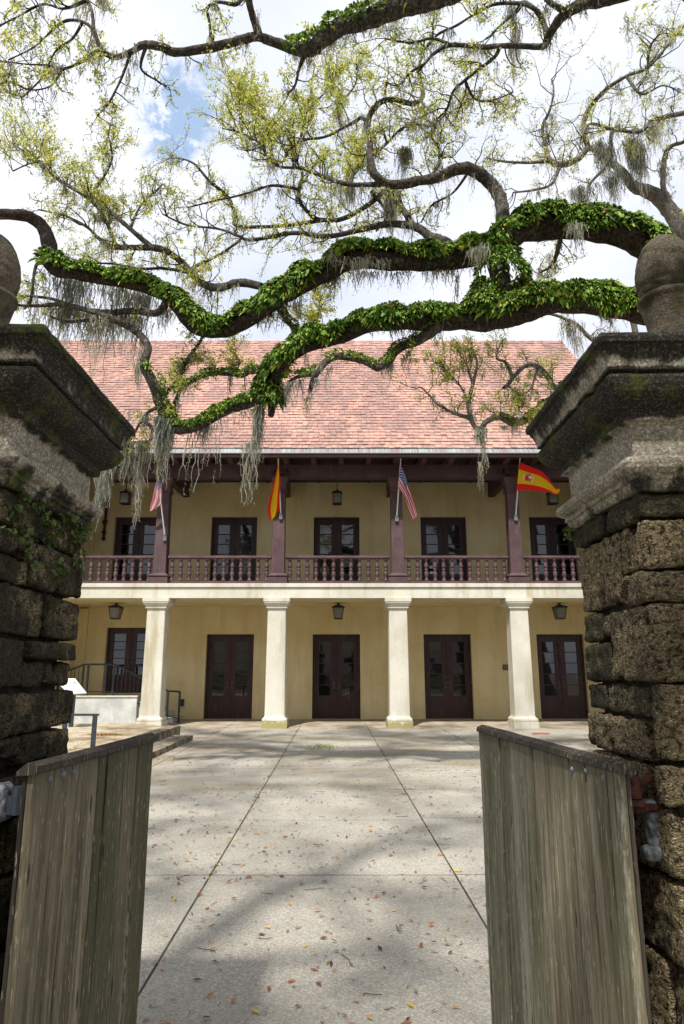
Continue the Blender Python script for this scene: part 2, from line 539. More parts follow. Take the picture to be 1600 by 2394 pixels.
M['bark'] = m_bark('live oak bark', (0.024, 0.020, 0.016), (0.125, 0.11, 0.092), 0.6)
M['bark_dark'] = m_bark('darker oak bark', (0.016, 0.012, 0.009), (0.075, 0.058, 0.044), 0.3)  # darkest bark tone, for the main limbs and the twigs
M['bark_grey'] = m_bark('grey lichened oak bark', (0.085, 0.075, 0.06), (0.23, 0.21, 0.175), 0.6)


def m_leaf(name, stops, sub=0.35, rough=0.55, spec=0.3):
    g = graph(name)
    r = g.rnd()
    p = g.pos()
    c = g.ramp(r, stops)
    c = g.mix(1.0, c, g.ramp(g.noise(p, 0.9, 3), [(0.3, (0.72, 0.78, 0.8)), (0.7, (1.18, 1.12, 1.0))]), 'MULTIPLY')
    return mat(name, c, rough, None, spec, g, 0.0, sub)


M['leaf'] = m_leaf('spring oak leaf', [(0.0, (0.26, 0.33, 0.06)), (0.3, (0.46, 0.52, 0.09)), (0.6, (0.62, 0.64, 0.12)), (0.85, (0.74, 0.70, 0.18)), (1.0, (0.46, 0.34, 0.12))], 0.68)
M['leaf_grey'] = m_leaf('muted oak leaf', [(0.0, (0.30, 0.35, 0.09)), (0.5, (0.56, 0.58, 0.14)), (1.0, (0.74, 0.68, 0.24))], 0.65)
M['fern'] = m_leaf('resurrection fern', [(0.0, (0.02, 0.05, 0.010)), (0.3, (0.07, 0.155, 0.018)), (0.6, (0.17, 0.31, 0.035)), (0.88, (0.38, 0.52, 0.09)), (0.96, (0.46, 0.46, 0.08)), (0.98, (0.24, 0.11, 0.035)), (1.0, (0.30, 0.15, 0.05))], 0.25, 0.6, 0.3)
M['ivy'] = m_leaf('ivy', [(0.0, (0.02, 0.035, 0.008)), (0.5, (0.05, 0.09, 0.016)), (0.8, (0.13, 0.19, 0.03)), (1.0, (0.28, 0.30, 0.06))], 0.25, 0.4, 0.4)
M['moss'] = m_leaf('spanish moss', [(0.0, (0.20, 0.20, 0.165)), (0.5, (0.36, 0.36, 0.30)), (1.0, (0.55, 0.545, 0.46))], 0.4, 0.9, 0.05)
M['litter'] = m_leaf('fallen oak leaf', [(0.0, (0.07, 0.028, 0.016)), (0.35, (0.22, 0.07, 0.03)), (0.6, (0.36, 0.13, 0.045)), (0.8, (0.42, 0.22, 0.07)), (0.93, (0.55, 0.38, 0.06)), (1.0, (0.13, 0.18, 0.03))], 0.1, 0.6)
M['grass'] = m_leaf('weedy grass', [(0.0, (0.10, 0.13, 0.02)), (1.0, (0.30, 0.33, 0.06))], 0.3)


# ---------------------------------------------------------------- object helpers
def props(o, label=None, cat=None, group=None, kind=None):
    if label:
        o['label'] = label
    if cat:
        o['category'] = cat
    if group:
        o['group'] = group
    if kind:
        o['kind'] = kind
    return o


WL = {}     # world location of every object placed here


def empty(name, loc, label=None, cat=None, group=None, kind=None, parent=None):
    o = bpy.data.objects.new(name, None)
    COL.objects.link(o)
    o.empty_display_size = 0.2
    w = Vector(loc)
    if parent is not None:
        o.parent = parent
        o.location = w - WL[parent.name]
    else:
        o.location = w
    WL[o.name] = w
    return props(o, label, cat, group, kind)


def link(name, mesh, parent=None, loc=(0, 0, 0), rot=None):
    o = bpy.data.objects.new(name, mesh)
    COL.objects.link(o)
    w = Vector(loc)
    if parent is not None:
        o.parent = parent
        o.location = w - WL[parent.name]
    else:
        o.location = w
    if rot is not None:
        o.rotation_euler = rot
    WL[o.name] = w
    return o


def mesh_np(name, verts, faces, m, smooth=False, parent=None, origin=None, **kw):
    """verts (n,3) in world coordinates, faces list of int arrays (k, 3|4)"""
    v = np.asarray(verts, dtype=np.float64)
    if origin is None:
        lo, hi = v.min(0), v.max(0)
        origin = (lo + hi) / 2
        origin[2] = lo[2]
    origin = np.asarray(origin, dtype=np.float64)
    if isinstance(faces, np.ndarray):
        faces = [faces]
    faces = [f for f in faces if len(f)]
    me = bpy.data.meshes.new(name)
    me.vertices.add(len(v))
    me.vertices.foreach_set('co', (v - origin).astype(np.float32).ravel())
    nl = sum(f.size for f in faces)
    nf = sum(len(f) for f in faces)
    me.loops.add(nl)
    me.polygons.add(nf)
    me.loops.foreach_set('vertex_index', np.concatenate([f.ravel() for f in faces]).astype(np.int32))
    tot = np.concatenate([np.full(len(f), f.shape[1]) for f in faces])
    st = np.concatenate([[0], np.cumsum(tot)[:-1]])
    me.polygons.foreach_set('loop_start', st.astype(np.int32))
    me.polygons.foreach_set('loop_total', tot.astype(np.int32))
    me.polygons.foreach_set('use_smooth', np.full(nf, smooth))
    me.update(calc_edges=True)
    me.materials.append(m)
    o = link(name, me, parent, origin)
    return props(o, **kw)


class MB:
    """collects pieces of ONE mesh object, in world coordinates"""
    def __init__(s):
        s.v = []
        s.f = {3: [], 4: []}
        s.n = 0

    def add(s, v, f):
        v = np.asarray(v, float)
        f = np.asarray(f, int)
        s.v.append(v)
        s.f[f.shape[1]].append(f + s.n)
        s.n += len(v)
        return s

    def box(s, x0, x1, y0, y1, z0, z1):
        v = [(x, y, z) for z in (z0, z1) for y in (y0, y1) for x in (x0, x1)]
        f = [(0, 2, 3, 1), (4, 5, 7, 6), (0, 1, 5, 4), (2, 6, 7, 3), (0, 4, 6, 2), (1, 3, 7, 5)]
        return s.add(v, f)

    def quad(s, a, b, c, d):
        return s.add([a, b, c, d], [(0, 1, 2, 3)])

    def tube(s, pts, rad, sides=8, caps=True):
        v, f = tube_geo(pts, rad, sides)
        s.add(v, f)
        if caps:
            for k, end in ((0, pts[0]), (len(pts) - 1, pts[-1])):
                ring = v[k * sides:(k + 1) * sides]
                vv = np.vstack([ring, [np.asarray(end, float)]])
                s.add(vv, [(i, (i + 1) % sides, sides) for i in range(sides)])
        return s

    def lathe(s, c, prof, seg=16):
        v = []
        for r, z in prof:
            for k in range(seg):
                a = 2 * PI * k / seg
                v.append((c[0] + r * math.cos(a), c[1] + r * math.sin(a), c[2] + z))
        f = [(j * seg + k, j * seg + (k + 1) % seg, (j + 1) * seg + (k + 1) % seg, (j + 1) * seg + k)
             for j in range(len(prof) - 1) for k in range(seg)]
        return s.add(v, f)

    def build(s, name, m, parent=None, smooth=False, origin=None, **kw):
        fs = [np.vstack(s.f[k]) for k in (3, 4) if s.f[k]]
        return mesh_np(name, np.vstack(s.v), fs, m, smooth, parent, origin, **kw)


def tube_geo(pts, rad, sides=6):
    P = np.asarray([tuple(p) for p in pts], float)
    n = len(P)
    R = np.full(n, rad, float) if np.isscalar(rad) else np.asarray(rad, float)
    T = np.gradient(P, axis=0)
    T /= np.linalg.norm(T, axis=1)[:, None] + 1e-9
    ref = np.array([0.13, 0.97, 0.21]) if abs(T[0][1]) < 0.9 else np.array([1.0, 0.1, 0.1])
    A = np.cross(T, ref)
    A /= np.linalg.norm(A, axis=1)[:, None] + 1e-9
    B = np.cross(T, A)
    a = np.arange(sides) * 2 * PI / sides
    V = P[:, None, :] + R[:, None, None] * (np.cos(a)[None, :, None] * A[:, None, :] + np.sin(a)[None, :, None] * B[:, None, :])
    V = V.reshape(-1, 3)
    i = np.arange(n - 1)[:, None] * sides
    k = np.arange(sides)[None, :]
    k2 = (k + 1) % sides
    F = np.stack([i + k, i + k2, i + sides + k2, i + sides + k], -1).reshape(-1, 4)
    return V, F


def sweep_square(mb, cx, cy, prof, ch=0.0, sub=1):
    """mitred square moulding: prof = [(half_x, half_y, z)]"""
    rings = []
    for hx, hy, z in prof:
        c = ch
        cs = [(hx, -hy + c), (hx, hy - c), (hx - c, hy), (-hx + c, hy), (-hx, hy - c), (-hx, -hy + c), (-hx + c, -hy), (hx - c, -hy)]
        if sub > 1:
            out = []
            for i in range(8):
                a, b = cs[i], cs[(i + 1) % 8]
                k = sub if i % 2 == 0 else 1
                for t in range(k):
                    out.append((a[0] + (b[0] - a[0]) * t / k, a[1] + (b[1] - a[1]) * t / k))
            cs = out
        rings.append([(cx + x, cy + y, z) for x, y in cs])
    n = len(rings[0])
    v = [p for r in rings for p in r]
    f = [(j * n + k, j * n + (k + 1) % n, (j + 1) * n + (k + 1) % n, (j + 1) * n + k) for j in range(len(rings) - 1) for k in range(n)]
    mb.add(v, f)
    for j, zc in ((0, prof[0][2]), (len(rings) - 1, prof[-1][2])):
        vv = list(rings[j]) + [(cx, cy, zc)]
        mb.add(vv, [(k, (k + 1) % n, n) for k in range(n)])


def panel_grid(mb, x0, x1, z0, z1, y, holes, depth, flip=False):
    """wall face at y with rectangular openings and their reveals (towards +y)"""
    xs = sorted({x0, x1, *[h[0] for h in holes], *[h[1] for h in holes]})
    zs = sorted({z0, z1, *[h[2] for h in holes], *[h[3] for h in holes]})
    for i in range(len(xs) - 1):
        for j in range(len(zs) - 1):
            cx, cz = (xs[i] + xs[i + 1]) / 2, (zs[j] + zs[j + 1]) / 2
            if any(h[0] < cx < h[1] and h[2] < cz < h[3] for h in holes):
                continue
            mb.quad((xs[i], y, zs[j]), (xs[i + 1], y, zs[j]), (xs[i + 1], y, zs[j + 1]), (xs[i], y, zs[j + 1]))
    for a, b, c, d in holes:
        mb.quad((a, y, c), (a, y, d), (a, y + depth, d), (a, y + depth, c))
        mb.quad((b, y, c), (b, y + depth, c), (b, y + depth, d), (b, y, d))
        mb.quad((a, y, d), (b, y, d), (b, y + depth, d), (a, y + depth, d))
        mb.quad((a, y, c), (a, y + depth, c), (b, y + depth, c), (b, y, c))


# ================================================================ THE SETTING
gb = MB()
gb.quad((-400, -400, -0.03), (400, -400, -0.03), (400, 600, -0.03), (-400, 600, -0.03))
gb.build('ground', M['soil'], None, kind='structure')

court = empty('courtyard_pavement', (0, 10, -0.012), 'speckled aggregate paving of the courtyard with open joints', None, None, 'structure')
jb = MB()
jb.quad((-14, -6, -0.0022), (14, -6, -0.0022), (14, 23.4, -0.0022), (-14, 23.4, -0.0022))
jb.build('joint_bed', M['joint'], court)
SKEW = -0.012


def slab(x0, x1, y0, y1, z=0.0, gap=0.006, m='paving', z1=None, ch=0.004, par=court, drop=0.03, name='paving_slab'):
    """one paving slab with a small arris"""
    z1 = z if z1 is None else z1
    X = [x0 + gap, x0 + gap + ch, x1 - gap - ch, x1 - gap]
    gy = gap + 0.0035
    Y = [y0 + gy, y0 + gy + ch, y1 - gy - ch, y1 - gy]
    s = lambda x, y: x + SKEW * y
    def zt(y):
        return z + (z1 - z) * (y - y0) / (y1 - y0)
    v = []
    for (a, b, dz) in ((0, 3, -drop), (0, 3, -ch), (1, 2, 0.0)):
        for (i, j) in ((a, a), (b, a), (b, b), (a, b)):
            v.append((s(X[i], Y[j]), Y[j], zt(Y[j]) + dz))
    f = []
    for r in (0, 4):
        f += [(r + k, r + (k + 1) % 4, r + 4 + (k + 1) % 4, r + 4 + k) for k in range(4)]
    f.append((8, 9, 10, 11))
    mb = MB()
    mb.add(v, f)
    return mb.build(name, M[m], par)


xj = [-13.4, -11.4, -9.35, -7.3, -5.15, -3.10, -0.985, 0.985, 3.05, 5.15, 7.2, 9.3, 11.4]
rr = random.Random(3)
for i in range(len(xj) - 1):
    offs = [-2.1, 0.0, 1.95, 6.02, 8.1, 10.1, 12.2, 14.25, 16.2, 18.2, 20.1]
    if xj[i] in (0.985, 3.05):
        offs = [-2.1, 0.0, 1.95, 6.04, 8.22, 10.1, 12.2, 14.25, 16.2, 18.2, 20.1]
    for j in range(len(offs) - 1):
        z = rr.uniform(0.0, 0.0006)
        slab(xj[i], xj[i + 1], offs[j], offs[j + 1], z)
for i in range(len(xj) - 1):
    slab(xj[i], xj[i + 1], 20.1, 21.75, 0.0, 0.005, 'porch', 0.022)
    slab(xj[i], xj[i + 1], 21.75, 23.40, 0.022, 0.005, 'porch', 0.045)

# raised terrace on the left with its step
terr = empty('raised_terrace', (-8, 13, 0.0), 'raised paved terrace along the left of the courtyard', None, None, 'structure')


def prism(poly, z0, z1):
    mb = MB()
    n = len(poly)
    v = [(x, y, z0) for x, y in poly] + [(x, y, z1) for x, y in poly] + [(sum(p[0] for p in poly) / n, sum(p[1] for p in poly) / n, z1)]
    mb.add(v, [(k, (k + 1) % n, n + (k + 1) % n, n + k) for k in range(n)])
    mb.add(v, [(n + k, n + (k + 1) % n, 2 * n) for k in range(n)])
    return mb


prism([(-13.5, 5.2), (-4.34, 5.2), (-4.34, 17.60), (-5.1, 18.45), (-13.5, 18.45)], -0.02, 0.262).build('terrace_top', M['terrace'], terr)
prism([(-4.335, 5.2), (-4.02, 5.2), (-4.02, 17.8), (-4.335, 17.8)], -0.02, 0.272).build('kerb_stone', M['step'], terr)
prism([(-4.015, 5.2), (-3.54, 5.2), (-3.54, 17.05), (-4.015, 17.05)], -0.02, 0.108).build('step', M['step'], terr)

# ================================================================ BUILDING
BW = -8.9      # left end wall of the porch
BE = 9.1       # right gable
YW = 23.45     # porch back wall
YF = 20.36     # fascia of the gallery
bld = empty('colonial_building', (0, 23, 0), 'two storey ochre stucco building with tiled roof, columned porch and upper gallery', 'building')

COLX = [-5.50, -1.93, 1.66, 5.24]
BAYX = [-7.16, -3.77, -0.19, 3.55, 7.36]
DW = 0.80     # half width of an opening
low = []
upp = []
for i, bx in enumerate(BAYX):
    z0, z1 = (0.045, 2.80)
    if i == 0:
        z0, z1 = (0.88, 3.02)
    low.append((bx - DW, bx + DW, z0, z1))
    upp.append((bx - DW, bx + DW, 4.12, 6.86))
wb = MB()
panel_grid(wb, BW, BE, 0.0, 8.9, YW, low + upp, 0.24)
wb.build('back_wall', M['ochre'], bld)
wb = MB()
wb.box(BW - 0.35, BW, 20.45, 30.0, 0, 8.5)
wb.build('end_wall', M['ochre'], bld)
wb = MB()
wb.box(BW + 0.002, BW + 0.30, YW - 0.12, YW - 0.002, 0, 3.64)
wb.box(BW + 0.002, BW + 0.30, YW - 0.12, YW - 0.002, 4.16, 8.4)
wb.build('pilaster', M['ochre'], bld)
wb = MB()
wb.box(-12.2, BW - 0.36, 20.45, 30.0, 0, 8.5)
wb.build('side_wing', M['ochre'], bld)
# gable end on the right
wb = MB()
wb.box(BE, BE + 0.35, 20.5, 33.0, 0, 8.5)
wb.add([(BE, 19.9, 8.2), (BE, 33.5, 8.2), (BE, 26.7, 14.9), (BE + 0.25, 19.9, 8.2), (BE + 0.25, 33.5, 8.2), (BE + 0.25, 26.7, 14.9)], [(0, 1, 2), (3, 5, 4)])
wb.build('gable_wall', M['ochre'], bld)

# gallery floor: fascia, upper moulding and underside
fb = MB()
fb.box(BW - 0.34, BE, YF, YF + 0.355, 3.70, 4.02)
fb.build('fascia', M['cream'], bld)
fb = MB()
fb.box(BW - 0.34, BE, YF + 0.36, YW - 0.003, 3.715, 4.02)
fb.build('gallery_floor', M['ochre'], bld)
fb = MB()
fb.box(BW - 0.34, BE, YF - 0.045, YF + 0.5, 4.024, 4.135)
fb.build('fascia_moulding', M['cream'], bld)
fb = MB()
fb.box(BW - 0.34, BE, YF + 0.501, YW - 0.003, 4.024, 4.13)
fb.build('gallery_deck', M['soffit'], bld)


def column(x, moss):
    y = 20.66
    mb = MB()
    sweep_square(mb, x, y, [(0.345, 0.345, 0.19), (0.355, 0.355, 0.21), (0.352, 0.352, 0.25), (0.325, 0.325, 0.285), (0.302, 0.302, 0.30),
                            (0.288, 0.288, 0.345), (0.284, 0.284, 0.9), (0.278, 0.278, 2.0), (0.268, 0.268, 3.385), (0.285, 0.285, 3.40),
                            (0.318, 0.318, 3.405), (0.318, 0.318, 3.425), (0.30, 0.30, 3.43), (0.312, 0.312, 3.46), (0.350, 0.350, 3.50),
                            (0.378, 0.378, 3.545), (0.385, 0.385, 3.58), (0.36, 0.36, 3.585), (0.395, 0.395, 3.59), (0.395, 0.395, 3.695)], 0.018)
    c = mb.build('column', M['cream'], bld, False, (x, y, 0))
    pb = MB()
    pb.box(x - 0.365, x + 0.365, y - 0.365, y + 0.365, -0.01, 0.188)
    pb.build('plinth', M['plinth_moss'] if moss else M['cream'], c)


for x, ms in zip(COLX, (0, 1, 1, 0)):
    column(x, ms)


def post(x):
    y = 20.62
    mb = MB()
    sweep_square(mb, x, y, [(0.29, 0.29, 4.137), (0.29, 0.29, 4.30), (0.25, 0.25, 4.33), (0.285, 0.285, 4.35), (0.29, 0.29, 4.38), (0.225, 0.225, 4.44),
                            (0.198, 0.198, 4.46), (0.182, 0.182, 5.6), (0.172, 0.172, 6.98), (0.215, 0.215, 6.99), (0.215, 0.215, 7.035), (0.19, 0.19, 7.045),
                            (0.19, 0.19, 7.20), (0.20, 0.20, 7.24), (0.24, 0.24, 7.30), (0.25, 0.25, 7.38), (0.26, 0.26, 7.438)], 0.008)
    mb.build('gallery_post', M['purple'], bld, False, (x, y, 4.137))


PX = [-5.50, -1.93, 1.68, 5.27]
for x in PX:
    post(x)
post(BW + 0.22)
post(BE - 0.35)

# balustrades
prof = [(0.045, 0.0), (0.045, 0.05), (0.030, 0.075), (0.026, 0.10), (0.045, 0.16), (0.052, 0.21), (0.040, 0.27), (0.026, 0.30), (0.044, 0.325), (0.046, 0.345),
        (0.026, 0.365), (0.036, 0.40), (0.050, 0.43), (0.050, 0.46), (0.032, 0.54), (0.024, 0.60), (0.040, 0.615), (0.040, 0.66)]
bmb = MB()
bmb.lathe((0, 0, 0), [(r_ * 1.3 + 0.004, z_) for r_, z_ in prof], 10)
tmp = bmb.build('baluster', M['purple'], None, True, (0, 0, 0))
bal_me = tmp.data
bpy.data.objects.remove(tmp)
edges = [BW + 0.42] + PX + [BE - 0.6]
for k in range(5):
    a = edges[k] + (0.22 if k else 0)
    b = edges[k + 1] - (0.22 if k < 4 else 0)
    root = empty('balustrade', ((a + b) / 2, 20.6, 4.14), parent=bld)
    hb = MB()
    sweep = [(20.53, 4.94), (20.535, 4.985), (20.56, 5.005), (20.64, 5.005), (20.665, 4.985), (20.67, 4.94), (20.64, 4.90), (20.56, 4.90)]
    v = [(xx, yy, zz) for xx in (a, b) for yy, zz in sweep]
    hb.add(v, [(i, (i + 1) % 8, 8 + (i + 1) % 8, 8 + i) for i in range(8)])
    hb.build('handrail', M['purple'], root)
    hb = MB()
    hb.box(a, b, 20.55, 20.65, 4.165, 4.235)
    hb.build('bottom_rail', M['purple'], root)
    n = max(3, int(round((b - a) / 0.262)))
    for i in range(n):
        x = a + (i + 0.5) * (b - a) / n
        link('baluster', bal_me, root, (x, 20.6, 4.237))


# doors
def door(bx, z0, z1, y, papers=False):
    h = z1 - z0
    root = empty('door', (bx, y, z0), parent=bld)
    fb = MB()
    holes = []
    panes = []
    for s in (-1, 1):
        cx = bx + s * 0.385
        n = 5
        g0, g1 = z0 + h * 0.265, z1 - h * 0.085
        ph = (g1 - g0) / n
        for k in range(n):
            holes.append((cx - 0.20, cx + 0.20, g0 + k * ph + 0.014, g0 + (k + 1) * ph - 0.014))
    panel_grid(fb, bx - DW, bx + DW, z0, z1, y, holes, 0.03)
    # frame, meeting stiles and the raised bottom panels
    fb.box(bx - DW, bx - DW + 0.055, y - 0.05, y - 0.001, z0, z1)
    fb.box(bx + DW - 0.055, bx + DW, y - 0.05, y - 0.001, z0, z1)
    fb.box(bx - DW + 0.056, bx + DW - 0.056, y - 0.05, y - 0.001, z1 - 0.06, z1)
    fb.box(bx - 0.035, bx - 0.003, y - 0.022, y - 0.001, z0 + 0.02, z1 - 0.062)
    fb.box(bx + 0.003, bx + 0.035, y - 0.022, y - 0.001, z0 + 0.02, z1 - 0.062)
    for s in (-1, 1):
        cx = bx + s * 0.385
        a, b = z0 + 0.14, z0 + h * 0.215
        for q in ((cx - 0.22, cx + 0.22, a, a + 0.025), (cx - 0.22, cx + 0.22, b - 0.025, b), (cx - 0.22, cx - 0.195, a + 0.026, b - 0.026), (cx + 0.195, cx + 0.22, a + 0.026, b - 0.026)):
            fb.box(q[0], q[1], y - 0.016, y - 0.001, q[2], q[3])
    fb.build('door_leaves', M['door'], root)
    for a, b, c, d in holes:
        pb = MB()
        tl = rr.uniform(-0.0015, 0.0015)
        pb.add([(a, y + 0.025 + tl, c), (b, y + 0.025 - tl, c), (b, y + 0.025 - tl * 0.4, d), (a, y + 0.025 + tl, d)], [(0, 1, 2, 3)])
        pb.build('pane', M['glass'], root)
    for s in (-1, 1):
        hb = MB()
        hx = bx + s * 0.075
        hz = z0 + 1.08
        hb.box(hx - 0.02, hx + 0.02, y - 0.012, y - 0.002, hz - 0.1, hz + 0.1)
        hb.tube([(hx, y - 0.012, hz), (hx, y - 0.05, hz)], 0.012, 6)
        hb.lathe((hx, y - 0.06, hz - 0.025), [(0.006, 0), (0.026, 0.01), (0.03, 0.025), (0.026, 0.04), (0.006, 0.05)], 8)
        hb.build('handle', M['bronze'], root)
    if papers:
        for (pa, pb_, c, d) in ((bx - 0.50, bx - 0.30, z0 + 0.50, z0 + 0.83), (bx - 0.50, bx - 0.29, z0 + 0.93, z0 + 1.03)):
            q = MB()
            q.quad((pa, y + 0.018, c), (pb_, y + 0.018, c), (pb_, y + 0.018, d), (pa, y + 0.018, d))
            q.build('paper_notice', M['paper'], root)
            for t in range(5):
                zz = d - 0.03 - t * (d - c) / 6.5
                if zz > c + 0.02:
                    q = MB()
                    q.quad((pa + 0.03, y + 0.0165, zz - 0.006), (pb_ - 0.03, y + 0.0165, zz - 0.006), (pb_ - 0.03, y + 0.0165, zz), (pa + 0.03, y + 0.0165, zz))
                    q.build('printed_line', M['panel_print'], root)


for i, bx in enumerate(BAYX):
    l, u = low[i], upp[i]
    door(bx, l[2] + 0.001, l[3], YW + 0.2)
    door(bx, u[2] + 0.015, u[3], YW + 0.2, papers=(i == 3))
# dim rooms behind the doors are closed by a dark inner wall
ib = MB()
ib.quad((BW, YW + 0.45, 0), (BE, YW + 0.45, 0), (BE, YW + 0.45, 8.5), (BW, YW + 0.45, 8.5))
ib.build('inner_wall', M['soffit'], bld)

# beams, joists, rafters
bb = MB()
bb.box(BW - 0.34, BE, 20.47, 20.80, 7.44, 7.86)
bb.build('eave_beam', M['beam'], bld)
for x in PX:
    b = MB()
    v = [(xx, yy, zz) for xx in (x - 0.1, x + 0.1) for (yy, zz) in ((20.801, 7.47), (YW - 0.01, 7.56), (YW - 0.01, 8.2), (20.801, 7.80))]
    b.add(v, [(0, 1, 2, 3), (4, 7, 6, 5), (0, 4, 5, 1), (1, 5, 6, 2), (2, 6, 7, 3), (0, 3, 7, 4)])
    b.build('cross_beam', M['beam'], bld)
x = BW + 0.35
while x < BE:
    b = MB()
    b.box(x - 0.07, x + 0.07, 20.48, YW - 0.005, 8.22, 8.40)
    b.build('joist', M['beam'], bld)
    b = MB()
    v = [(xx, yy, zz) for xx in (x - 0.075, x + 0.075) for (yy, zz) in ((19.62, 7.93), (20.46, 7.863), (20.46, 8.78), (19.62, 8.02))]
    b.add(v, [(0, 1, 2, 3), (4, 7, 6, 5), (0, 4, 5, 1), (1, 5, 6, 2), (2, 6, 7, 3), (0, 3, 7, 4)])
    b.build('rafter_tail', M['beam'], bld)
    x += 0.852
b = MB()
b.box(BW, BE, 20.45, YW, 8.402, 8.44)
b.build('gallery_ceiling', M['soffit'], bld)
b = MB()
b.tube([(BW + 0.3, YW - 0.07, 8.13), (BE - 0.02, YW - 0.07, 8.13)], 0.035, 8)
xx = BW + 0.9
while xx < BE:
    b.box(xx - 0.03, xx + 0.03, YW - 0.12, YW - 0.005, 8.08, 8.19)
    xx += 1.79
b.build('conduit_pipe', M['iron'], bld)
# dark drain pipe with collars near the left end
b = MB()
px_ = -8.28
b.tube([(px_, YW - 0.10, 6.02), (px_ + 0.04, YW - 0.10, 8.1)], 0.045, 8)
for zc, r_ in ((6.0, 0.07), (6.25, 0.085), (6.55, 0.075), (6.62, 0.095)):
    b.lathe((px_, YW - 0.10, zc), [(0.04, 0), (r_, 0.03), (r_, 0.07), (0.04, 0.1)], 10)
b.build('drain_pipe', M['rust'], bld)

# roof
roof = empty('roof', (0, 20, 7.9), parent=bld)
RX0, RX1 = -12.3, 9.35
s0 = np.array([0, 19.42, 7.905])
sd = np.array([0, math.cos(PI / 4), math.sin(PI / 4)])
nd = np.array([0, -math.sin(PI / 4), math.cos(PI / 4)])
SL = 10.25
b = MB()
A = s0 - nd * 0.045
Bp = s0 + sd * SL - nd * 0.045
C = s0 + sd * SL - nd * 0.14
D = s0 - nd * 0.14 + sd * 0.14
vv = [(RX0, *q[1:]) for q in (A, Bp, C, D)] + [(RX1 - 0.02, *q[1:]) for q in (A, Bp, C, D)]
b.add(vv, [(0, 1, 2, 3), (4, 7, 6, 5), (0, 4, 5, 1), (1, 5, 6, 2), (2, 6, 7, 3), (3, 7, 4, 0)])
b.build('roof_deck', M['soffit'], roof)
b = MB()
top = s0 + sd * SL
b.quad((RX0, top[1], top[2]), (RX1, top[1], top[2]), (RX1, top[1] + 7.2, top[2] - 7.2), (RX0, top[1] + 7.2, top[2] - 7.2))
b.build('rear_slope', M['tile'], roof)
# copper flashing, panel by panel, and the gutter lip
x = RX0
fr = random.Random(5)
while x < RX1 - 0.02:
    x1 = min(x + fr.uniform(0.75, 0.95), RX1)
    b = MB()
    lift = nd * fr.uniform(0.0, 0.003)
    P0 = s0 + nd * 0.012 + lift
    P1 = s0 + sd * 0.32 + nd * 0.012 + lift
    v = [(x, *P0[1:]), (x1 - 0.006, *P0[1:]), (x1 - 0.006, *P1[1:]), (x, *P1[1:])]
    Q0, Q1 = P0 - nd * 0.03, P1 - nd * 0.03
    v += [(x, *Q0[1:]), (x1 - 0.006, *Q0[1:]), (x1 - 0.006, *Q1[1:]), (x, *Q1[1:])]
    b.add(v, [(0, 1, 2, 3), (0, 4, 5, 1), (1, 5, 6, 2), (0, 3, 7, 4), (4, 7, 6, 5)])
    b.build('flashing_panel', M['flashing'], roof)
    x = x1
b = MB()
b.tube([(RX0, 19.40, 7.89), (RX1, 19.40, 7.89)], 0.022, 8)
b.build('gutter_lip', M['gutter'], roof)
b = MB()
b.box(RX0, RX1, 19.425, 19.62, 7.80, 7.858)
b.build('eave_board', M['beam'], roof)

# tiles: the lowest ones are parts, the rest one stuff part
TW, TE = 0.172, 0.222
rows = int((SL - 0.26) / TE)
tv, tf = [], []
cnt = 0
tn = 0
trr = np.random.default_rng(11)
U = np.array([(0, 0, 0), (1, 0, 0), (1, 1, 0), (0, 1, 0), (0, 0, 1), (1, 0, 1), (1, 1, 1), (0, 1, 1)], float)
TF = np.array([(4, 5, 6, 7), (0, 1, 5, 4), (1, 2, 6, 5), (0, 4, 7, 3), (3, 7, 6, 2)])
singles = []
for r in range(rows):
    s = 0.25 + r * TE
    x = RX0 + (0.5 * TW if r % 2 else 0)
    while x < RX1 - 0.02:
        w = min(TW * trr.uniform(0.93, 1.07), RX1 - x)
        dx = trr.uniform(-0.008, 0.008)
        th = trr.uniform(0.016, 0.022)
        l0 = trr.uniform(0.032, 0.052)
        ex = 0.30
        ds = trr.uniform(-0.007, 0.007)
        pts = np.zeros((8, 3))
        for q in range(8):
            u, t, hgt = U[q]
            ss = s + ds + t * ex
            hh = l0 * (1 - t * 0.95) + hgt * th - 0.012 + 0.012 * t
            p = s0 + sd * ss + nd * hh
            pts[q] = (x + u * (w - 0.007), p[1], p[2])
        pts[:, 0] += dx * 0
        if r < 3 and -7.6 < x < 6.6 and len(singles) < 250:
            singles.append(pts)
        else:
            tv.append(pts)
            tf.append(TF + tn)
            tn += 8
        x += w
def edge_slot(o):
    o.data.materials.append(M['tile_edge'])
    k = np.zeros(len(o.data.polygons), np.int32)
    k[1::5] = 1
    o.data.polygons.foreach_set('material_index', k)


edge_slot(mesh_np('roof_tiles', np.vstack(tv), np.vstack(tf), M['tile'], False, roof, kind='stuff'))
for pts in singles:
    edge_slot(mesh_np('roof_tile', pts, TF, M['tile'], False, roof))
# ridge tiles
b = MB()
x = RX0
while x < RX1:
    b.lathe((0, 0, 0), [(0.0, 0)], 3) if False else None
    pts = [(x, top[1] + 0.02, top[2] - 0.01), (min(x + 0.43, RX1), top[1] + 0.02, top[2] + 0.015)]
    b.tube(pts, [0.09, 0.1], 8, False)
    x += 0.4
b.build('ridge_tiles', M['tile'], roof, kind='stuff')

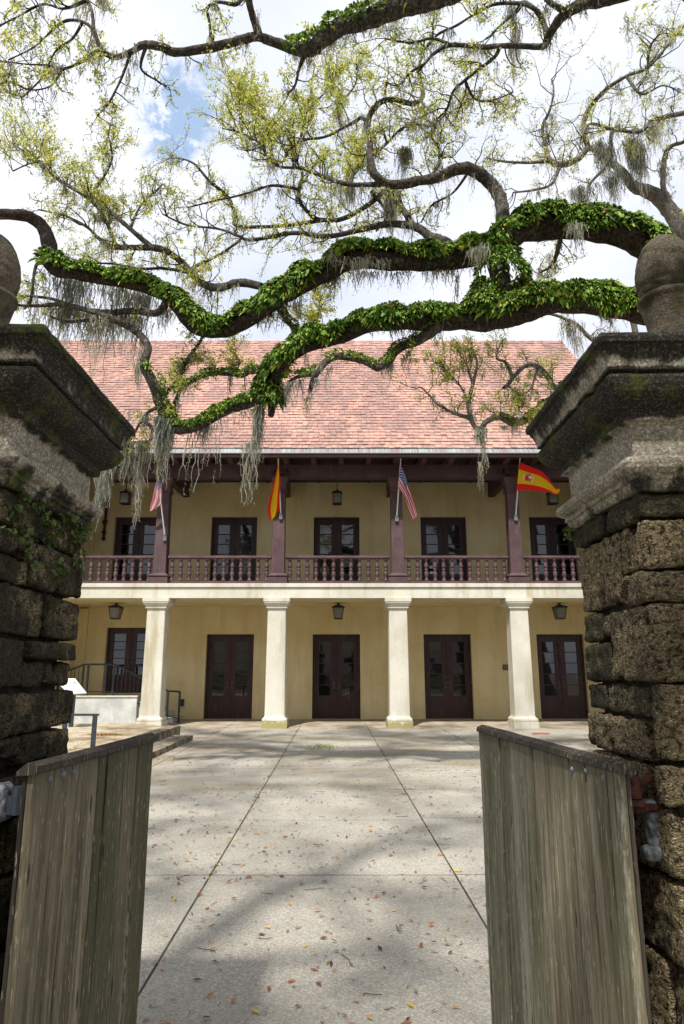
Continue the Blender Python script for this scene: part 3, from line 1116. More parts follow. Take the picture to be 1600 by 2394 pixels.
# landing, ramp, stair at the left door
land = empty('entrance_landing', (-7.5, 22.4, 0), 'white walled landing with ramp and steps under the left porch bay', 'landing')
b = MB()
b.box(-8.25, -6.35, 21.95, YW - 0.01, 0.0, 0.80)
b.build('landing_wall', M['render'], land)
b = MB()
b.box(-8.27, -6.33, 21.92, YW - 0.01, 0.802, 0.845)
b.build('landing_coping', M['cream'], land)
prw = MB()
v = [(xx, yy, zz) for yy in (21.95, YW - 0.01) for (xx, zz) in ((BW + 0.01, 0.0), (-8.275, 0.0), (-8.275, 0.79), (BW + 0.01, 0.55))]
prw.add(v, [(0, 1, 2, 3), (4, 7, 6, 5), (3, 2, 6, 7), (0, 3, 7, 4)])
prw.build('ramp', M['render'], land)
b = MB()
for k in range(4):
    b = MB()
    b.box(-6.325 + k * 0.27, -6.325 + (k + 1) * 0.27 - 0.002, 22.1, YW - 0.01, 0.03, 0.66 - k * 0.165)
    b.build('stair_step', M['render'], land)


def railing(name, pts, label, posts, bals, zl, y, cat='railing'):
    root = empty(name, (pts[0][0], y, zl(pts[0][0])), label, cat)
    b = MB()
    for dz in (0.0,):
        b.tube([(x, y, z) for x, z in pts], 0.03, 6)
    b.build('top_rail', M['rail_iron'], root)
    b = MB()
    b.tube([(x, y, zl(x) + 0.12) for x, z in pts], 0.014, 6)
    b.build('bottom_rail', M['rail_iron'], root)

    def ztop(x):
        for (x0, z0), (x1, z1) in zip(pts, pts[1:]):
            if x0 - 1e-6 <= x <= x1 + 1e-6:
                return z0 + (z1 - z0) * (x - x0) / (x1 - x0)
        return pts[-1][1]
    for x in posts:
        b = MB()
        b.box(x - 0.028, x + 0.028, y - 0.028, y + 0.028, zl(x), ztop(x))
        b.box(x - 0.05, x + 0.05, y - 0.05, y + 0.05, zl(x), zl(x) + 0.02)
        b.build('post', M['rail_iron'], root)
    for i, x in enumerate(bals):
        b = MB()
        zt, zb = ztop(x), zl(x) + 0.12
        b.tube([(x, y, zb), (x, y, zt)], 0.012, 5, False)
        kz = zb + (zt - zb) * (0.72 if i % 3 == 0 else 0.45 if i % 3 == 1 else 0.25)
        b.lathe((x, y, kz - 0.03), [(0.009, 0), (0.022, 0.015), (0.024, 0.03), (0.022, 0.045), (0.009, 0.06)], 6)
        b.build('rail_baluster', M['rail_iron'], root)


def stair_z(x):
    if x < -8.26:
        return 0.55 + (x - BW) / (-8.26 - BW) * 0.25 + 0.02
    if x <= -6.34:
        return 0.846
    if x <= -5.27:
        return 0.66 - 0.62 * (x + 6.34) / 1.07
    return 0.03


railing('ramp_railing', [(BW + 0.05, 1.50), (-8.1, 1.78), (-7.95, 1.79)], 'black iron railing sloping down the ramp at the left end of the porch',
        [-8.85, -8.1, -7.95], [-8.72, -8.6, -8.48, -8.36, -8.24], stair_z, 22.0)
railing('stair_railing', [(-7.93, 1.79), (-7.15, 1.79), (-5.42, 0.98), (-5.05, 0.96)], 'black iron railing with knobbed balusters passing behind the leftmost column down the porch steps',
        [-7.40, -7.15, -5.42, -5.05], [-7.02, -6.89, -6.76, -6.63, -6.50, -6.37, -6.24, -6.1, -5.97, -5.84, -5.7, -5.56], stair_z, 22.04)

# wall fittings
b = MB()
pl = empty('wall_plaque', (0, 0, 0), 'small dark bronze plaque on the porch wall left of the rightmost column', 'plaque')
pl.location = (5.55, YW, 1.66)
WL[pl.name] = Vector((5.55, YW, 1.66))
b.box(5.37, 5.75, YW - 0.03, YW - 0.002, 1.62, 1.80)
b.build('plate', M['bronze'], pl)
for k in range(4):
    b = MB()
    for j in range(5):
        b.box(5.41 + j * 0.062, 5.41 + j * 0.062 + rr.uniform(0.03, 0.055), YW - 0.034, YW - 0.0305, 1.765 - k * 0.035, 1.778 - k * 0.035)
    b.build('worn_text_line', M['bronze_text'], pl, kind='stuff')
b = MB()
b.box(-5.36, -5.22, YW - 0.07, YW - 0.002, 0.46, 0.68)
b.box(-5.34, -5.24, YW - 0.085, YW - 0.071, 0.50, 0.66)
props(b.build('outlet_box', M['iron'], None), 'small black outlet box low on the porch wall behind the leftmost column', 'outlet box')


def lantern(x, y, ztop, zbody, h, w, label, chain, tilt=0.0, flare=1.0, grp=None):
    root = empty('lantern', (x, y, zbody), label, 'lantern', grp)
    b = MB()
    b.tube([(x, y, zbody + h), (x, y, ztop)], 0.010 if chain else 0.02, 6)
    b.lathe((x, y, ztop - 0.03), [(0.0, 0.0), (0.05, 0.005), (0.05, 0.03)], 8)
    b.build('chain' if chain else 'stem', M['iron'], root)
    b = MB()
    wt, wbm = w * flare, w if flare == 1 else w * 0.72
    zt = zbody + h * 0.72
    zb = zbody + 0.03
    for (sx, sy) in ((-1, -1), (1, -1), (1, 1), (-1, 1)):
        b.tube([(x + sx * wbm / 2, y + sy * wbm / 2, zb), (x + sx * wt / 2, y + sy * wt / 2, zt)], 0.013, 5)
    for (z, ww) in ((zb, wbm), (zt, wt)):
        b.box(x - ww / 2 - 0.015, x + ww / 2 + 0.015, y - ww / 2 - 0.015, y + ww / 2 + 0.015, z - 0.015, z + 0.012)
    b.build('frame', M['iron'], root)
    b = MB()
    sweep_square(b, x, y, [(wt / 2 + 0.035, wt / 2 + 0.035, zt + 0.013), (wt / 2 + 0.03, wt / 2 + 0.03, zt + 0.03), (wt / 4, wt / 4, zt + h * 0.16), (0.03, 0.03, zt + h * 0.20), (0.035, 0.035, zt + h * 0.27), (0.01, 0.01, zt + h * 0.30)], 0.0)
    b.build('cap', M['iron'], root)
    for (ax, ay, bx_, by_) in ((-1, -1, 1, -1), (1, -1, 1, 1), (1, 1, -1, 1), (-1, 1, -1, -1)):
        q = MB()
        i_ = 0.92
        q.quad((x + ax * wbm / 2 * i_, y + ay * wbm / 2 * i_, zb + 0.014), (x + bx_ * wbm / 2 * i_, y + by_ * wbm / 2 * i_, zb + 0.014),
               (x + bx_ * wt / 2 * i_, y + by_ * wt / 2 * i_, zt - 0.016), (x + ax * wt / 2 * i_, y + ay * wt / 2 * i_, zt - 0.016))
        q.build('pane', M['lamp_glass'], root)


for x, t in ((-7.18, 'hanging in the upper gallery at the far left'), (-0.16, 'hanging in the middle bay of the upper gallery'), (6.98, 'hanging behind the rightmost flag in the upper gallery')):
    lantern(x, 22.0, 8.22, 6.95, 0.52, 0.27, 'square black iron lantern on a rod, ' + t, True, flare=1.0, grp='lanterns of the upper gallery')
for x, t in ((-7.22, 'left of the leftmost column'), (-0.12, 'above the middle door'), (6.95, 'right of the rightmost column')):
    lantern(x, 22.0, 3.70, 3.18, 0.52, 0.33, 'tapered black lantern fixed under the gallery, ' + t, False, flare=1.0 if False else 1.05, grp='lanterns under the gallery')


def spot(x, s, side):
    root = empty('security_lamp', (x, 20.40, 7.5), 'pair of small dark floodlights ' + side, 'floodlight')
    b = MB()
    b.box(x - 0.05, x + 0.05, 20.36, 20.468, 7.52, 7.6)
    b.build('bracket', M['iron'], root)
    for q in (-1, 1):
        b = MB()
        b.tube([(x + q * 0.04, 20.36, 7.55), (x + q * 0.16, 20.30, 7.66), (x + q * 0.23, 20.26, 7.50)], [0.02, 0.035, 0.055], 8)
        b.build('lamp_head', M['iron'], root)


spot(PX[1] + 0.05, 1, 'behind the drooping red and yellow flag')
spot(PX[3] - 0.1, 1, 'behind the spread red and yellow flag')


# flags
def m_flag(kind):
    g = graph(kind + ' flag cloth')
    uv = g.new('ShaderNodeUVMap').outputs[0]
    u, v = g.sep(uv)[0], g.sep(uv)[1]
    if kind == 'striped':
        st = g.math('FRACT', g.math('MULTIPLY', v, 6.5))
        c = g.mix(g.math('GREATER_THAN', st, 0.5), (0.75, 0.02, 0.045), (0.9, 0.88, 0.9))
        can = g.math('MULTIPLY', g.math('LESS_THAN', u, 0.40), g.math('GREATER_THAN', v, 6.0 / 13))
        # fifty small stars: rows of alternating six and five
        a = g.math('MULTIPLY', u, 11 / 0.40 * 0.5)
        b_ = g.math('MULTIPLY', g.math('SUBTRACT', v, 6.0 / 13), 9 / 0.5385 * 0.5)
        d1 = g.math('ADD', g.math('POWER', g.math('SUBTRACT', g.math('FRACT', a), 0.5), 2.0), g.math('POWER', g.math('SUBTRACT', g.math('FRACT', b_), 0.5), 2.0))
        a2 = g.math('ADD', a, 0.5)
        b2 = g.math('ADD', b_, 0.5)
        d2 = g.math('ADD', g.math('POWER', g.math('SUBTRACT', g.math('FRACT', a2), 0.5), 2.0), g.math('POWER', g.math('SUBTRACT', g.math('FRACT', b2), 0.5), 2.0))
        star = g.math('LESS_THAN', g.math('MINIMUM', d1, d2), 0.045)
        cc = g.mix(star, (0.03, 0.045, 0.30), (0.88, 0.88, 0.92))
        c = g.mix(can, c, cc)
    else:
        mid = g.math('MULTIPLY', g.math('GREATER_THAN', v, 0.25), g.math('LESS_THAN', v, 0.75))
        c = g.mix(mid, (0.92, 0.02, 0.010), (0.95, 0.62, 0.01))
    return mat(kind, c, 0.6, None, 0.25, g, 0.0, 0.42)


M['flag_s'] = m_flag('striped')
M['flag_r'] = m_flag('red and yellow')
M['crest_red'] = mat('crest red', (0.5, 0.02, 0.02), 0.6)
M['crest_gold'] = mat('crest gold', (0.45, 0.16, 0.03), 0.6)
M['crest_pale'] = mat('crest pale', (0.72, 0.55, 0.62), 0.6)


def bez(pts, n):
    P = np.array([tuple(p) for p in pts], float)
    t = np.linspace(0, 1, n)
    k = len(P)
    # Catmull-Rom through the points
    out = []
    for tt in t:
        f = tt * (k - 1)
        i = min(int(f), k - 2)
        a = f - i
        p0 = P[max(i - 1, 0)]
        p1, p2 = P[i], P[i + 1]
        p3 = P[min(i + 2, k - 1)]
        out.append(0.5 * ((2 * p1) + (-p0 + p2) * a + (2 * p0 - 5 * p1 + 4 * p2 - p3) * a * a + (-p0 + 3 * p1 - 3 * p2 + p3) * a ** 3))
    return np.array(out)


def flag(tip, base, top_pts, bot_pts, m, label, wave=0.05, folds=2.2, crest=False, grp='flags on the gallery posts'):
    tp = at(tip[0], tip[1], 19.80)
    bp = at(base[0], base[1], 20.40)
    root = empty('flag', bp, label, 'flag', grp)
    b = MB()
    b.tube([bp, tp], [0.022, 0.016], 8)
    b.build('pole', M['white_metal'], root)
    b = MB()
    d = (tp - bp).normalized()
    b.tube([tp, tp + d * 0.03, tp + d * 0.06, tp + d * 0.11, tp + d * 0.15], [0.016, 0.032, 0.02, 0.04, 0.006], 8)
    b.build('finial', M['gold'], root)
    b = MB()
    b.tube([bp + d * 0.08, bp - d * 0.02], [0.04, 0.045], 8)
    b.box(bp.x - 0.05, bp.x + 0.05, bp.y - 0.03, 20.44, bp.z - 0.12, bp.z + 0.02)
    b.build('socket', M['zinc'], root)
    nu, nv = 40, 18

    def ydepth(px, py, extra):
        # the pole leans out; cloth hangs near the pole's plane
        t = (py - tip[1]) / (base[1] - tip[1])
        return 19.80 + 0.6 * t + extra
    T = bez([at(p[0], p[1], ydepth(p[0], p[1], p[2] if len(p) > 2 else -0.02)) for p in top_pts], nu)
    Bq = bez([at(p[0], p[1], ydepth(p[0], p[1], p[2] if len(p) > 2 else -0.02)) for p in bot_pts], nu)
    V = np.zeros((nu, nv, 3))
    for i in range(nu):
        u = i / (nu - 1)
        for j in range(nv):
            w = j / (nv - 1)
            p = Bq[i] * (1 - w) + T[i] * w
            amp = wave * (u * (1 - u) * 2 + 0.55 * u) * min(1.0, math.sin(PI * min(max(w, 0.02), 0.98)) + 0.25)
            p = p + np.array([0.25, -1, 0.0]) * amp * math.sin(2 * PI * folds * (w + 0.35 * u))
            V[i, j] = p
    idx = np.arange(nu * nv).reshape(nu, nv)
    F = np.stack([idx[:-1, :-1], idx[1:, :-1], idx[1:, 1:], idx[:-1, 1:]], -1).reshape(-1, 4)
    o = mesh_np('cloth', V.reshape(-1, 3), F, m, True, root)
    uvl = o.data.uv_layers.new(name='UVMap')
    li = np.zeros(len(o.data.loops), np.int32)
    o.data.loops.foreach_get('vertex_index', li)
    uv = np.stack([(li // nv) / (nu - 1), (li % nv) / (nv - 1)], -1)
    uvl.data.foreach_set('uv', uv.astype(np.float32).ravel())
    if crest:
        def S(u, v):
            fi, fj = u * (nu - 1), v * (nv - 1)
            i, j = int(fi), int(fj)
            a, c = fi - i, fj - j
            p = V[i, j] * (1 - a) * (1 - c) + V[i + 1, j] * a * (1 - c) + V[i, j + 1] * (1 - a) * c + V[i + 1, j + 1] * a * c
            return p + np.array([0, -0.012, 0])

        def patch(u0, u1, v0, v1, mm, name, ang=None):
            q = MB()
            n = 4
            vv = [S(u0 + (u1 - u0) * a / n, v0 + (v1 - v0) * c / n) for a in range(n + 1) for c in range(n + 1)]
            ff = [(a * 5 + c, (a + 1) * 5 + c, (a + 1) * 5 + c + 1, a * 5 + c + 1) for a in range(n) for c in range(n)]
            q.add(vv, ff)
            q.build(name, mm, root)

        def disc(u0, v0, ru, rv, mm, name):
            q = MB()
            vv = [S(u0, v0)] + [S(u0 + ru * math.cos(a * PI / 6), v0 + rv * math.sin(a * PI / 6)) for a in range(12)]
            q.add(np.array(vv) + np.array([0, -0.004, 0]), [(0, 1 + a, 1 + (a + 1) % 12) for a in range(12)])
            q.build(name, mm, root)
        patch(0.155, 0.255, 0.40, 0.61, M['crest_red'], 'crest_shield')
        disc(0.235, 0.56, 0.03, 0.045, M['crest_pale'], 'crest_quarter')
        disc(0.235, 0.44, 0.022, 0.035, M['crest_gold'], 'crest_quarter')
        disc(0.205, 0.665, 0.035, 0.035, M['crest_gold'], 'crest_crown')
        patch(0.115, 0.132, 0.38, 0.64, M['crest_pale'], 'crest_pillar')
        patch(0.278, 0.295, 0.38, 0.64, M['crest_pale'], 'crest_pillar')
        patch(0.108, 0.139, 0.44, 0.48, M['crest_red'], 'crest_ribbon')
        patch(0.271, 0.302, 0.44, 0.48, M['crest_red'], 'crest_ribbon')


flag((369, 1108), (386, 1255), [(370, 1118), (376, 1128), (379, 1150), (377, 1176), (366, 1188)], [(368, 1120), (362, 1140), (356, 1165), (351, 1182), (350, 1196)],
     M['flag_s'], 'small red and white striped flag drooping on the leftmost gallery post beside hanging moss', 0.03, 1.6)
flag((651, 1078), (657, 1205), [(652, 1086), (655.5, 1120), (655, 1155), (654, 1186), (647, 1205)], [(650, 1090), (641, 1125), (631, 1165), (626, 1195), (632, 1216)],
     M['flag_r'], 'red and yellow flag hanging furled straight down its pole', 0.05, 1.3)
flag((937, 1076), (928, 1210), [(937, 1086), (948, 1112), (957, 1140), (968, 1170), (977, 1204)], [(930, 1140), (938, 1150), (948, 1168), (955, 1190), (966, 1215)],
     M['flag_s'], 'flag with blue starred canton and red stripes hanging limp from the third gallery post', 0.055, 2.4)
flag((1216, 1074), (1206, 1208), [(1215, 1080), (1240, 1091), (1267, 1103), (1288, 1126), (1297, 1140), (1310, 1141)], [(1208, 1147), (1230, 1146), (1257, 1148), (1285, 1152), (1300, 1157), (1308, 1153)],
     M['flag_r'], 'red and yellow flag with crest spread open in the breeze on the rightmost gallery post', 0.035, 1.2, True)

# interpretive sign and low rail on the terrace
sg = empty('information_sign', (-7.0, 17.4, 0.26), 'tilted pale information panel on two dark posts on the terrace beside the left pillar', 'sign')
for x in (-7.15, -6.62):
    b = MB()
    b.box(x - 0.045, x + 0.045, 17.42, 17.50, 0.262, 1.33 if x < -7 else 1.2)
    b.build('post', M['rail_iron'], sg)
b = MB()
pq = [(-7.42, 16.98, 1.30), (-6.62, 16.98, 1.13), (-6.42, 17.6, 1.28), (-7.16, 17.6, 1.50)]
sgv = [at(143, 1601, 17.0), at(165, 1622, 16.9), at(203, 1620, 17.3), at(176, 1586, 17.75), at(155, 1586, 17.75)]
nrm = (sgv[1] - sgv[0]).cross(sgv[3] - sgv[0]).normalized()
if nrm.z < 0:
    nrm = -nrm
sv = [tuple(p) for p in sgv] + [tuple(p - nrm * 0.03) for p in sgv]
cen = sum((p for p in sgv), Vector()) / 5
sv += [tuple(cen), tuple(cen - nrm * 0.03)]
b.add(sv, [(i, (i + 1) % 5, 10) for i in range(5)] + [(5 + i, 5 + (i + 1) % 5, 11) for i in range(5)])
b.add(sv, [(i, (i + 1) % 5, 5 + (i + 1) % 5, 5 + i) for i in range(5)])
b.build('panel', M['panel'], sg)
for k in range(5):
    a = at(171.5 + k * 2.4, 1595 + k * 2.9, 17.5 - k * 0.05)
    c_ = at(176.0 + k * 2.4, 1594.6 + k * 2.9, 17.5 - k * 0.05)
    # keep the print on the panel plane
    P_ = []
    for q in (a, c_):
        dirq = (q - Vector((0, 0, EYE)))
        t = (sgv[0] - Vector((0, 0, EYE))).dot(nrm) / dirq.dot(nrm)
        P_.append(Vector((0, 0, EYE)) + dirq * t + nrm * 0.004)
    w = (sgv[1] - sgv[2]).normalized() * 0
    e = (P_[1] - P_[0])
    up = nrm.cross(e).normalized() * 0.018
    b = MB()
    b.quad(P_[0] - up, P_[1] - up, P_[1] + up, P_[0] + up)
    b.build('printed_line', M['panel_print'], sg)

lr = empty('low_rail', (-4.5, 12.3, 0.26), 'low dark iron hoop rail on the terrace just above the left gate', 'rail')
b = MB()
b.box(-4.83, -4.20, 12.27, 12.33, 0.84, 0.875)
b.build('top_bar', M['rail_iron'], lr)
for x in (-4.77, -4.26):
    b = MB()
    b.box(x - 0.035, x + 0.035, 12.275, 12.325, 0.262, 0.839)
    b.build('leg', M['rail_iron'], lr)
b = MB()
b.lathe((0, 0, 0), [(0.0, 0.012), (0.21, 0.012), (0.235, 0.006), (0.24, -0.01)], 24)
o = b.build('drain_cover', m_simple('brick red cover', (0.18, 0.06, 0.05), (0.30, 0.12, 0.10), 12), None, False, (0, 0, 0))
o.location = at(1265, 1716, 18.6)
o.location.z = 0.004
props(o, 'round brick red drain cover set in the paving near the rightmost column', 'drain cover')

# ================================================================ GATE PILLARS
def rock(x0, x1, y0, y1, z0, z1, step=0.014, r=0.03, seed=0.0, amp=1.0):
    """rounded, eroded stone block as a displaced grid box"""
    c = np.array([(x0 + x1) / 2, (y0 + y1) / 2, (z0 + z1) / 2])
    h = np.array([(x1 - x0) / 2, (y1 - y0) / 2, (z1 - z0) / 2])
    r = min(r, h.min() * 0.8)
    verts = {}
    V = []
    F = []

    def vid(p):
        k = tuple(np.round(p, 5))
        if k not in verts:
            verts[k] = len(V)
            V.append(p)
        return verts[k]
    n = [max(2, int(2 * q / step)) for q in h]
    for ax in range(3):
        a, b = (ax + 1) % 3, (ax + 2) % 3
        for s in (-1, 1):
            g = np.zeros((n[a] + 1, n[b] + 1), int)
            for i in range(n[a] + 1):
                for j in range(n[b] + 1):
                    p = np.zeros(3)
                    p[ax] = s * h[ax]
                    p[a] = -h[a] + 2 * h[a] * i / n[a]
                    p[b] = -h[b] + 2 * h[b] * j / n[b]
                    g[i, j] = vid(p)
            for i in range(n[a]):
                for j in range(n[b]):
                    q = (g[i, j], g[i + 1, j], g[i + 1, j + 1], g[i, j + 1])
                    F.append(q if s > 0 else q[::-1])
    V = np.array(V)
    inner = np.clip(V, -(h - r), (h - r))
    d = V - inner
    L = np.linalg.norm(d, axis=1)[:, None] + 1e-9
    d /= L
    P = inner + d * r + c
    nz = np.empty(len(P))
    for i, p in enumerate(P):
        q = Vector((p[0] + seed, p[1], p[2]))
        a = mnoise.noise(q * 5.5)
        b = mnoise.noise(Vector((q.x * 20, q.y * 20, q.z * 30)))
        e = mnoise.noise(Vector((q.x * 62, q.y * 62, q.z * 85)))
        hole = max(0.0, mnoise.noise(q * 13 + Vector((9, 2, 4))) - 0.42)
        nz[i] = 0.007 * a + 0.007 * b + 0.005 * e - 0.13 * hole
    P = P + d * (nz * amp)[:, None]
    return P, np.array(F)


def pillar(side, xf, yn, yf, courses, m_st, m_cp, label):
    """side = +1: the pillar stands to the right of xf, -1: to the left"""
    Wd = 0.66
    xo = xf + side * Wd
    xa, xb = min(xf, xo), max(xf, xo)
    root = empty('gate_pillar', ((xa + xb) / 2, (yn + yf) / 2, 0), label, 'pillar', 'stone pillars of the gateway')
    b = MB()
    b.box(xa + 0.05, xb - 0.05, yn + 0.05, yf - 0.05, -0.02, 2.16)
    b.build('mortar_core', M['mortar'], root)
    k = 0
    jt = 0.0055
    for (z0, z1, cells) in courses:
        # cells: (y0, y1, z0, z1) on the passage face
        for cell_ in cells:
            ya, yb, za, zb = cell_[:4]
            mm_ = M['coquina_dark'] if len(cell_) > 4 else m_st
            k += 1
            prot = rr.uniform(-0.014, 0.010)
            wx = 0.445 + 0.012 * (k % 2)
            x_in = xf - side * prot
            x_out = xf + side * wx
            P, F = rock(min(x_in, x_out), max(x_in, x_out), ya + jt, yb - jt, za + jt, zb - jt, 0.0135 if zb > 0.7 else 0.03, rr.uniform(0.006, 0.014), k * 1.7 + side * 9)
            mesh_np('block', P, F, mm_, True, root)
        # outer half of the course, away from the passage
        xs = xf + side * 0.468
        P, F = rock(min(xs, xo), max(xs, xo), yn + jt, yf - jt, z0 + jt, z1 - jt, 0.035, 0.03, k * 2.3)
        mesh_np('block', P, F, m_st, True, root)
    # moulded cap
    hx, hy = Wd / 2, (yf - yn) / 2
    cx, cy = (xa + xb) / 2, (yn + yf) / 2
    prof = [(0.004, 2.150), (0.012, 2.158), (0.014, 2.178), (0.022, 2.182), (0.022, 2.198), (0.034, 2.203), (0.046, 2.214), (0.050, 2.228), (0.046, 2.243), (0.034, 2.252),
            (0.010, 2.256), (0.002, 2.262), (0.0, 2.30), (0.0, 2.366), (0.006, 2.372), (0.024, 2.377), (0.028, 2.392), (0.030, 2.406), (0.040, 2.412),
            (0.052, 2.418), (0.070, 2.432), (0.084, 2.450), (0.093, 2.470), (0.097, 2.490), (0.092, 2.502), (0.078, 2.505), (0.078, 2.513), (0.093, 2.517), (0.097, 2.54),
            (0.104, 2.565), (0.113, 2.583), (0.116, 2.592), (0.127, 2.596), (0.130, 2.612), (0.124, 2.626), (0.10, 2.636), (0.0, 2.68), (-0.12, 2.735), (-0.17, 2.77), (-0.185, 2.785)]
    mb = MB()
    sweep_square(mb, cx, cy, [(hx + o, hy + o, z) for o, z in prof], 0.006, 34)
    V = np.vstack(mb.v)
    for i, p in enumerate(V):
        q = Vector(p)
        a = mnoise.noise(q * 7) * 0.005 + mnoise.noise(q * 27) * 0.0028 + mnoise.noise(q * 70) * 0.0016
        chip = max(0.0, mnoise.noise(q * 11 + Vector((3, 8, 1))) - 0.45) * 0.05
        d = Vector((q.x - cx, q.y - cy, 0)).normalized()
        V[i] = q + d * (a - chip) + Vector((0, 0, mnoise.noise(q * 9 + Vector((5, 5, 5))) * 0.003))
    fs = [np.vstack(mb.f[kk]) for kk in (3, 4) if mb.f[kk]]
    mesh_np('moulded_cap', V, fs, m_cp, False, root)
    # acorn finial
    seg, pr = 56, [(0.140, 2.775), (0.145, 2.79), (0.122, 2.80), (0.098, 2.81), (0.086, 2.83), (0.083, 2.86), (0.088, 2.90), (0.098, 2.945), (0.104, 2.972), (0.111, 2.978), (0.111, 2.992), (0.102, 2.998), (0.088, 3.0)]
    b = MB()
    b.lathe((cx, cy, 0), pr, seg)
    fo = b.build('finial_cup', M['finial'], root, True)
    v = []
    ns = 40
    for j in range(ns + 1):
        t = j / ns
        z = 2.985 + 0.275 * t
        rad = 0.110 * math.sqrt(max(0.0, 1 - ((t - 0.36) / 0.64) ** 2)) if t > 0.36 else 0.110 * (1 - 0.24 * ((0.36 - t) / 0.36) ** 2)
        for kk in range(seg):
            a = 2 * PI * kk / seg
            sp = (a * 2 / (2 * PI) * 1.0 + t * 2.0) % 1.0
            gro = math.exp(-((sp - 0.5) / 0.035) ** 2) * 0.006
            lat = math.exp(-(((t * 3.0 + 0.12 * math.sin(a + 1)) % 1.0 - 0.5) / 0.03) ** 2) * 0.005
            q = Vector((math.cos(a), math.sin(a), z * 4))
            nr = mnoise.noise(q * 3) * 0.003 + mnoise.noise(q * 11) * 0.002
            r2 = max(0.0, rad - gro - lat + nr) if rad > 0.02 else rad
            v.append((cx + r2 * math.cos(a), cy + r2 * math.sin(a), z))
    f = [(j * seg + kk, j * seg + (kk + 1) % seg, (j + 1) * seg + (kk + 1) % seg, (j + 1) * seg + kk) for j in range(ns) for kk in range(seg)]
    b = MB()
    b.add(v, f)
    b.build('finial_acorn', M['finial'], root, True)
    return root


XR, YRN, YRF = 0.925, 2.07, 2.69
cR = [
    (2.065, 2.150, [(YRN, 2.36, 2.065, 2.150, 'd'), (2.36, YRF, 2.065, 2.150, 'd')]),
    (1.80, 2.065, [(2.275, YRF, 1.815, 2.065), (YRN, 2.275, 1.905, 2.065), (YRN, 2.275, 1.80, 1.905)]),
    (1.56, 1.80, [(2.49, YRF, 1.70, 1.812, 'd'), (2.41, 2.49, 1.715, 1.80), (2.42, YRF, 1.56, 1.70, 'd'), (YRN, 2.41, 1.565, 1.80)]),
    (1.33, 1.56, [(2.50, YRF, 1.46, 1.555, 'd'), (2.16, 2.50, 1.455, 1.558), (2.16, YRF, 1.325, 1.452), (YRN, 2.16, 1.34, 1.565)]),
    (1.20, 1.33, [(2.22, YRF, 1.20, 1.32), (YRN, 2.14, 1.215, 1.335)]),
    (1.0, 1.20, [(2.22, 2.45, 1.02, 1.195), (2.45, YRF, 1.0, 1.195), (YRN, 2.21, 1.03, 1.21)]),
    (0.78, 1.0, [(2.28, YRF, 0.79, 0.995), (YRN, 2.28, 0.80, 1.02)]),
    (0.52, 0.78, [(2.2, YRF, 0.53, 0.785), (YRN, 2.2, 0.52, 0.795)]),
    (0.26, 0.52, [(2.4, YRF, 0.26, 0.525), (YRN, 2.4, 0.26, 0.515)]),
    (0.0, 0.26, [(2.26, YRF, -0.01, 0.255), (YRN, 2.26, -0.01, 0.255)]),
]
pillar(+1, XR, YRN, YRF, cR, M['coquina'], M['cast'], 'right gate pillar of brown shell stone blocks under a moulded cap with acorn finial')
XL, YLN, YLF = -1.028, 2.02, 2.70
cL = [
    (2.035, 2.150, [(2.16, YLF, 2.03, 2.150), (YLN, 2.16, 2.04, 2.150)]),
    (1.87, 2.035, [(2.255, YLF, 1.872, 2.028), (YLN, 2.255, 1.955, 2.035), (YLN, 2.255, 1.87, 1.955)]),
    (1.705, 1.87, [(YLN, 2.40, 1.705, 1.868), (2.40, YLF, 1.708, 1.862)]),
    (1.54, 1.705, [(YLN, 2.295, 1.545, 1.703), (2.295, YLF, 1.635, 1.703), (2.295, 2.46, 1.54, 1.635), (2.46, YLF, 1.545, 1.632)]),
    (1.40, 1.54, [(YLN, 2.09, 1.405, 1.535), (2.09, YLF, 1.40, 1.535)]),
    (1.275, 1.40, [(YLN, 2.30, 1.33, 1.40), (2.30, 2.52, 1.30, 1.40), (2.52, YLF, 1.285, 1.398)]),
    (1.15, 1.275, [(2.16, YLF, 1.15, 1.275)]),
    (0.98, 1.15, [(YLN, 2.3, 0.98, 1.15), (2.3, YLF, 0.98, 1.145)]),
    (0.76, 0.98, [(YLN, 2.45, 0.76, 0.98), (2.45, YLF, 0.76, 0.98)]),
    (0.52, 0.76, [(2.2, YLF, 0.52, 0.76), (YLN, 2.2, 0.52, 0.76)]),
    (0.26, 0.52, [(2.4, YLF, 0.26, 0.515), (YLN, 2.4, 0.26, 0.515)]),
    (0.0, 0.26, [(2.26, YLF, -0.01, 0.255), (YLN, 2.26, -0.01, 0.255)]),
]
pillar(-1, XL, YLN, YLF, cL, M['coquina_dark'], M['cast_dark'], 'left gate pillar of blackened shell stone blocks with ivy under its moulded cap')


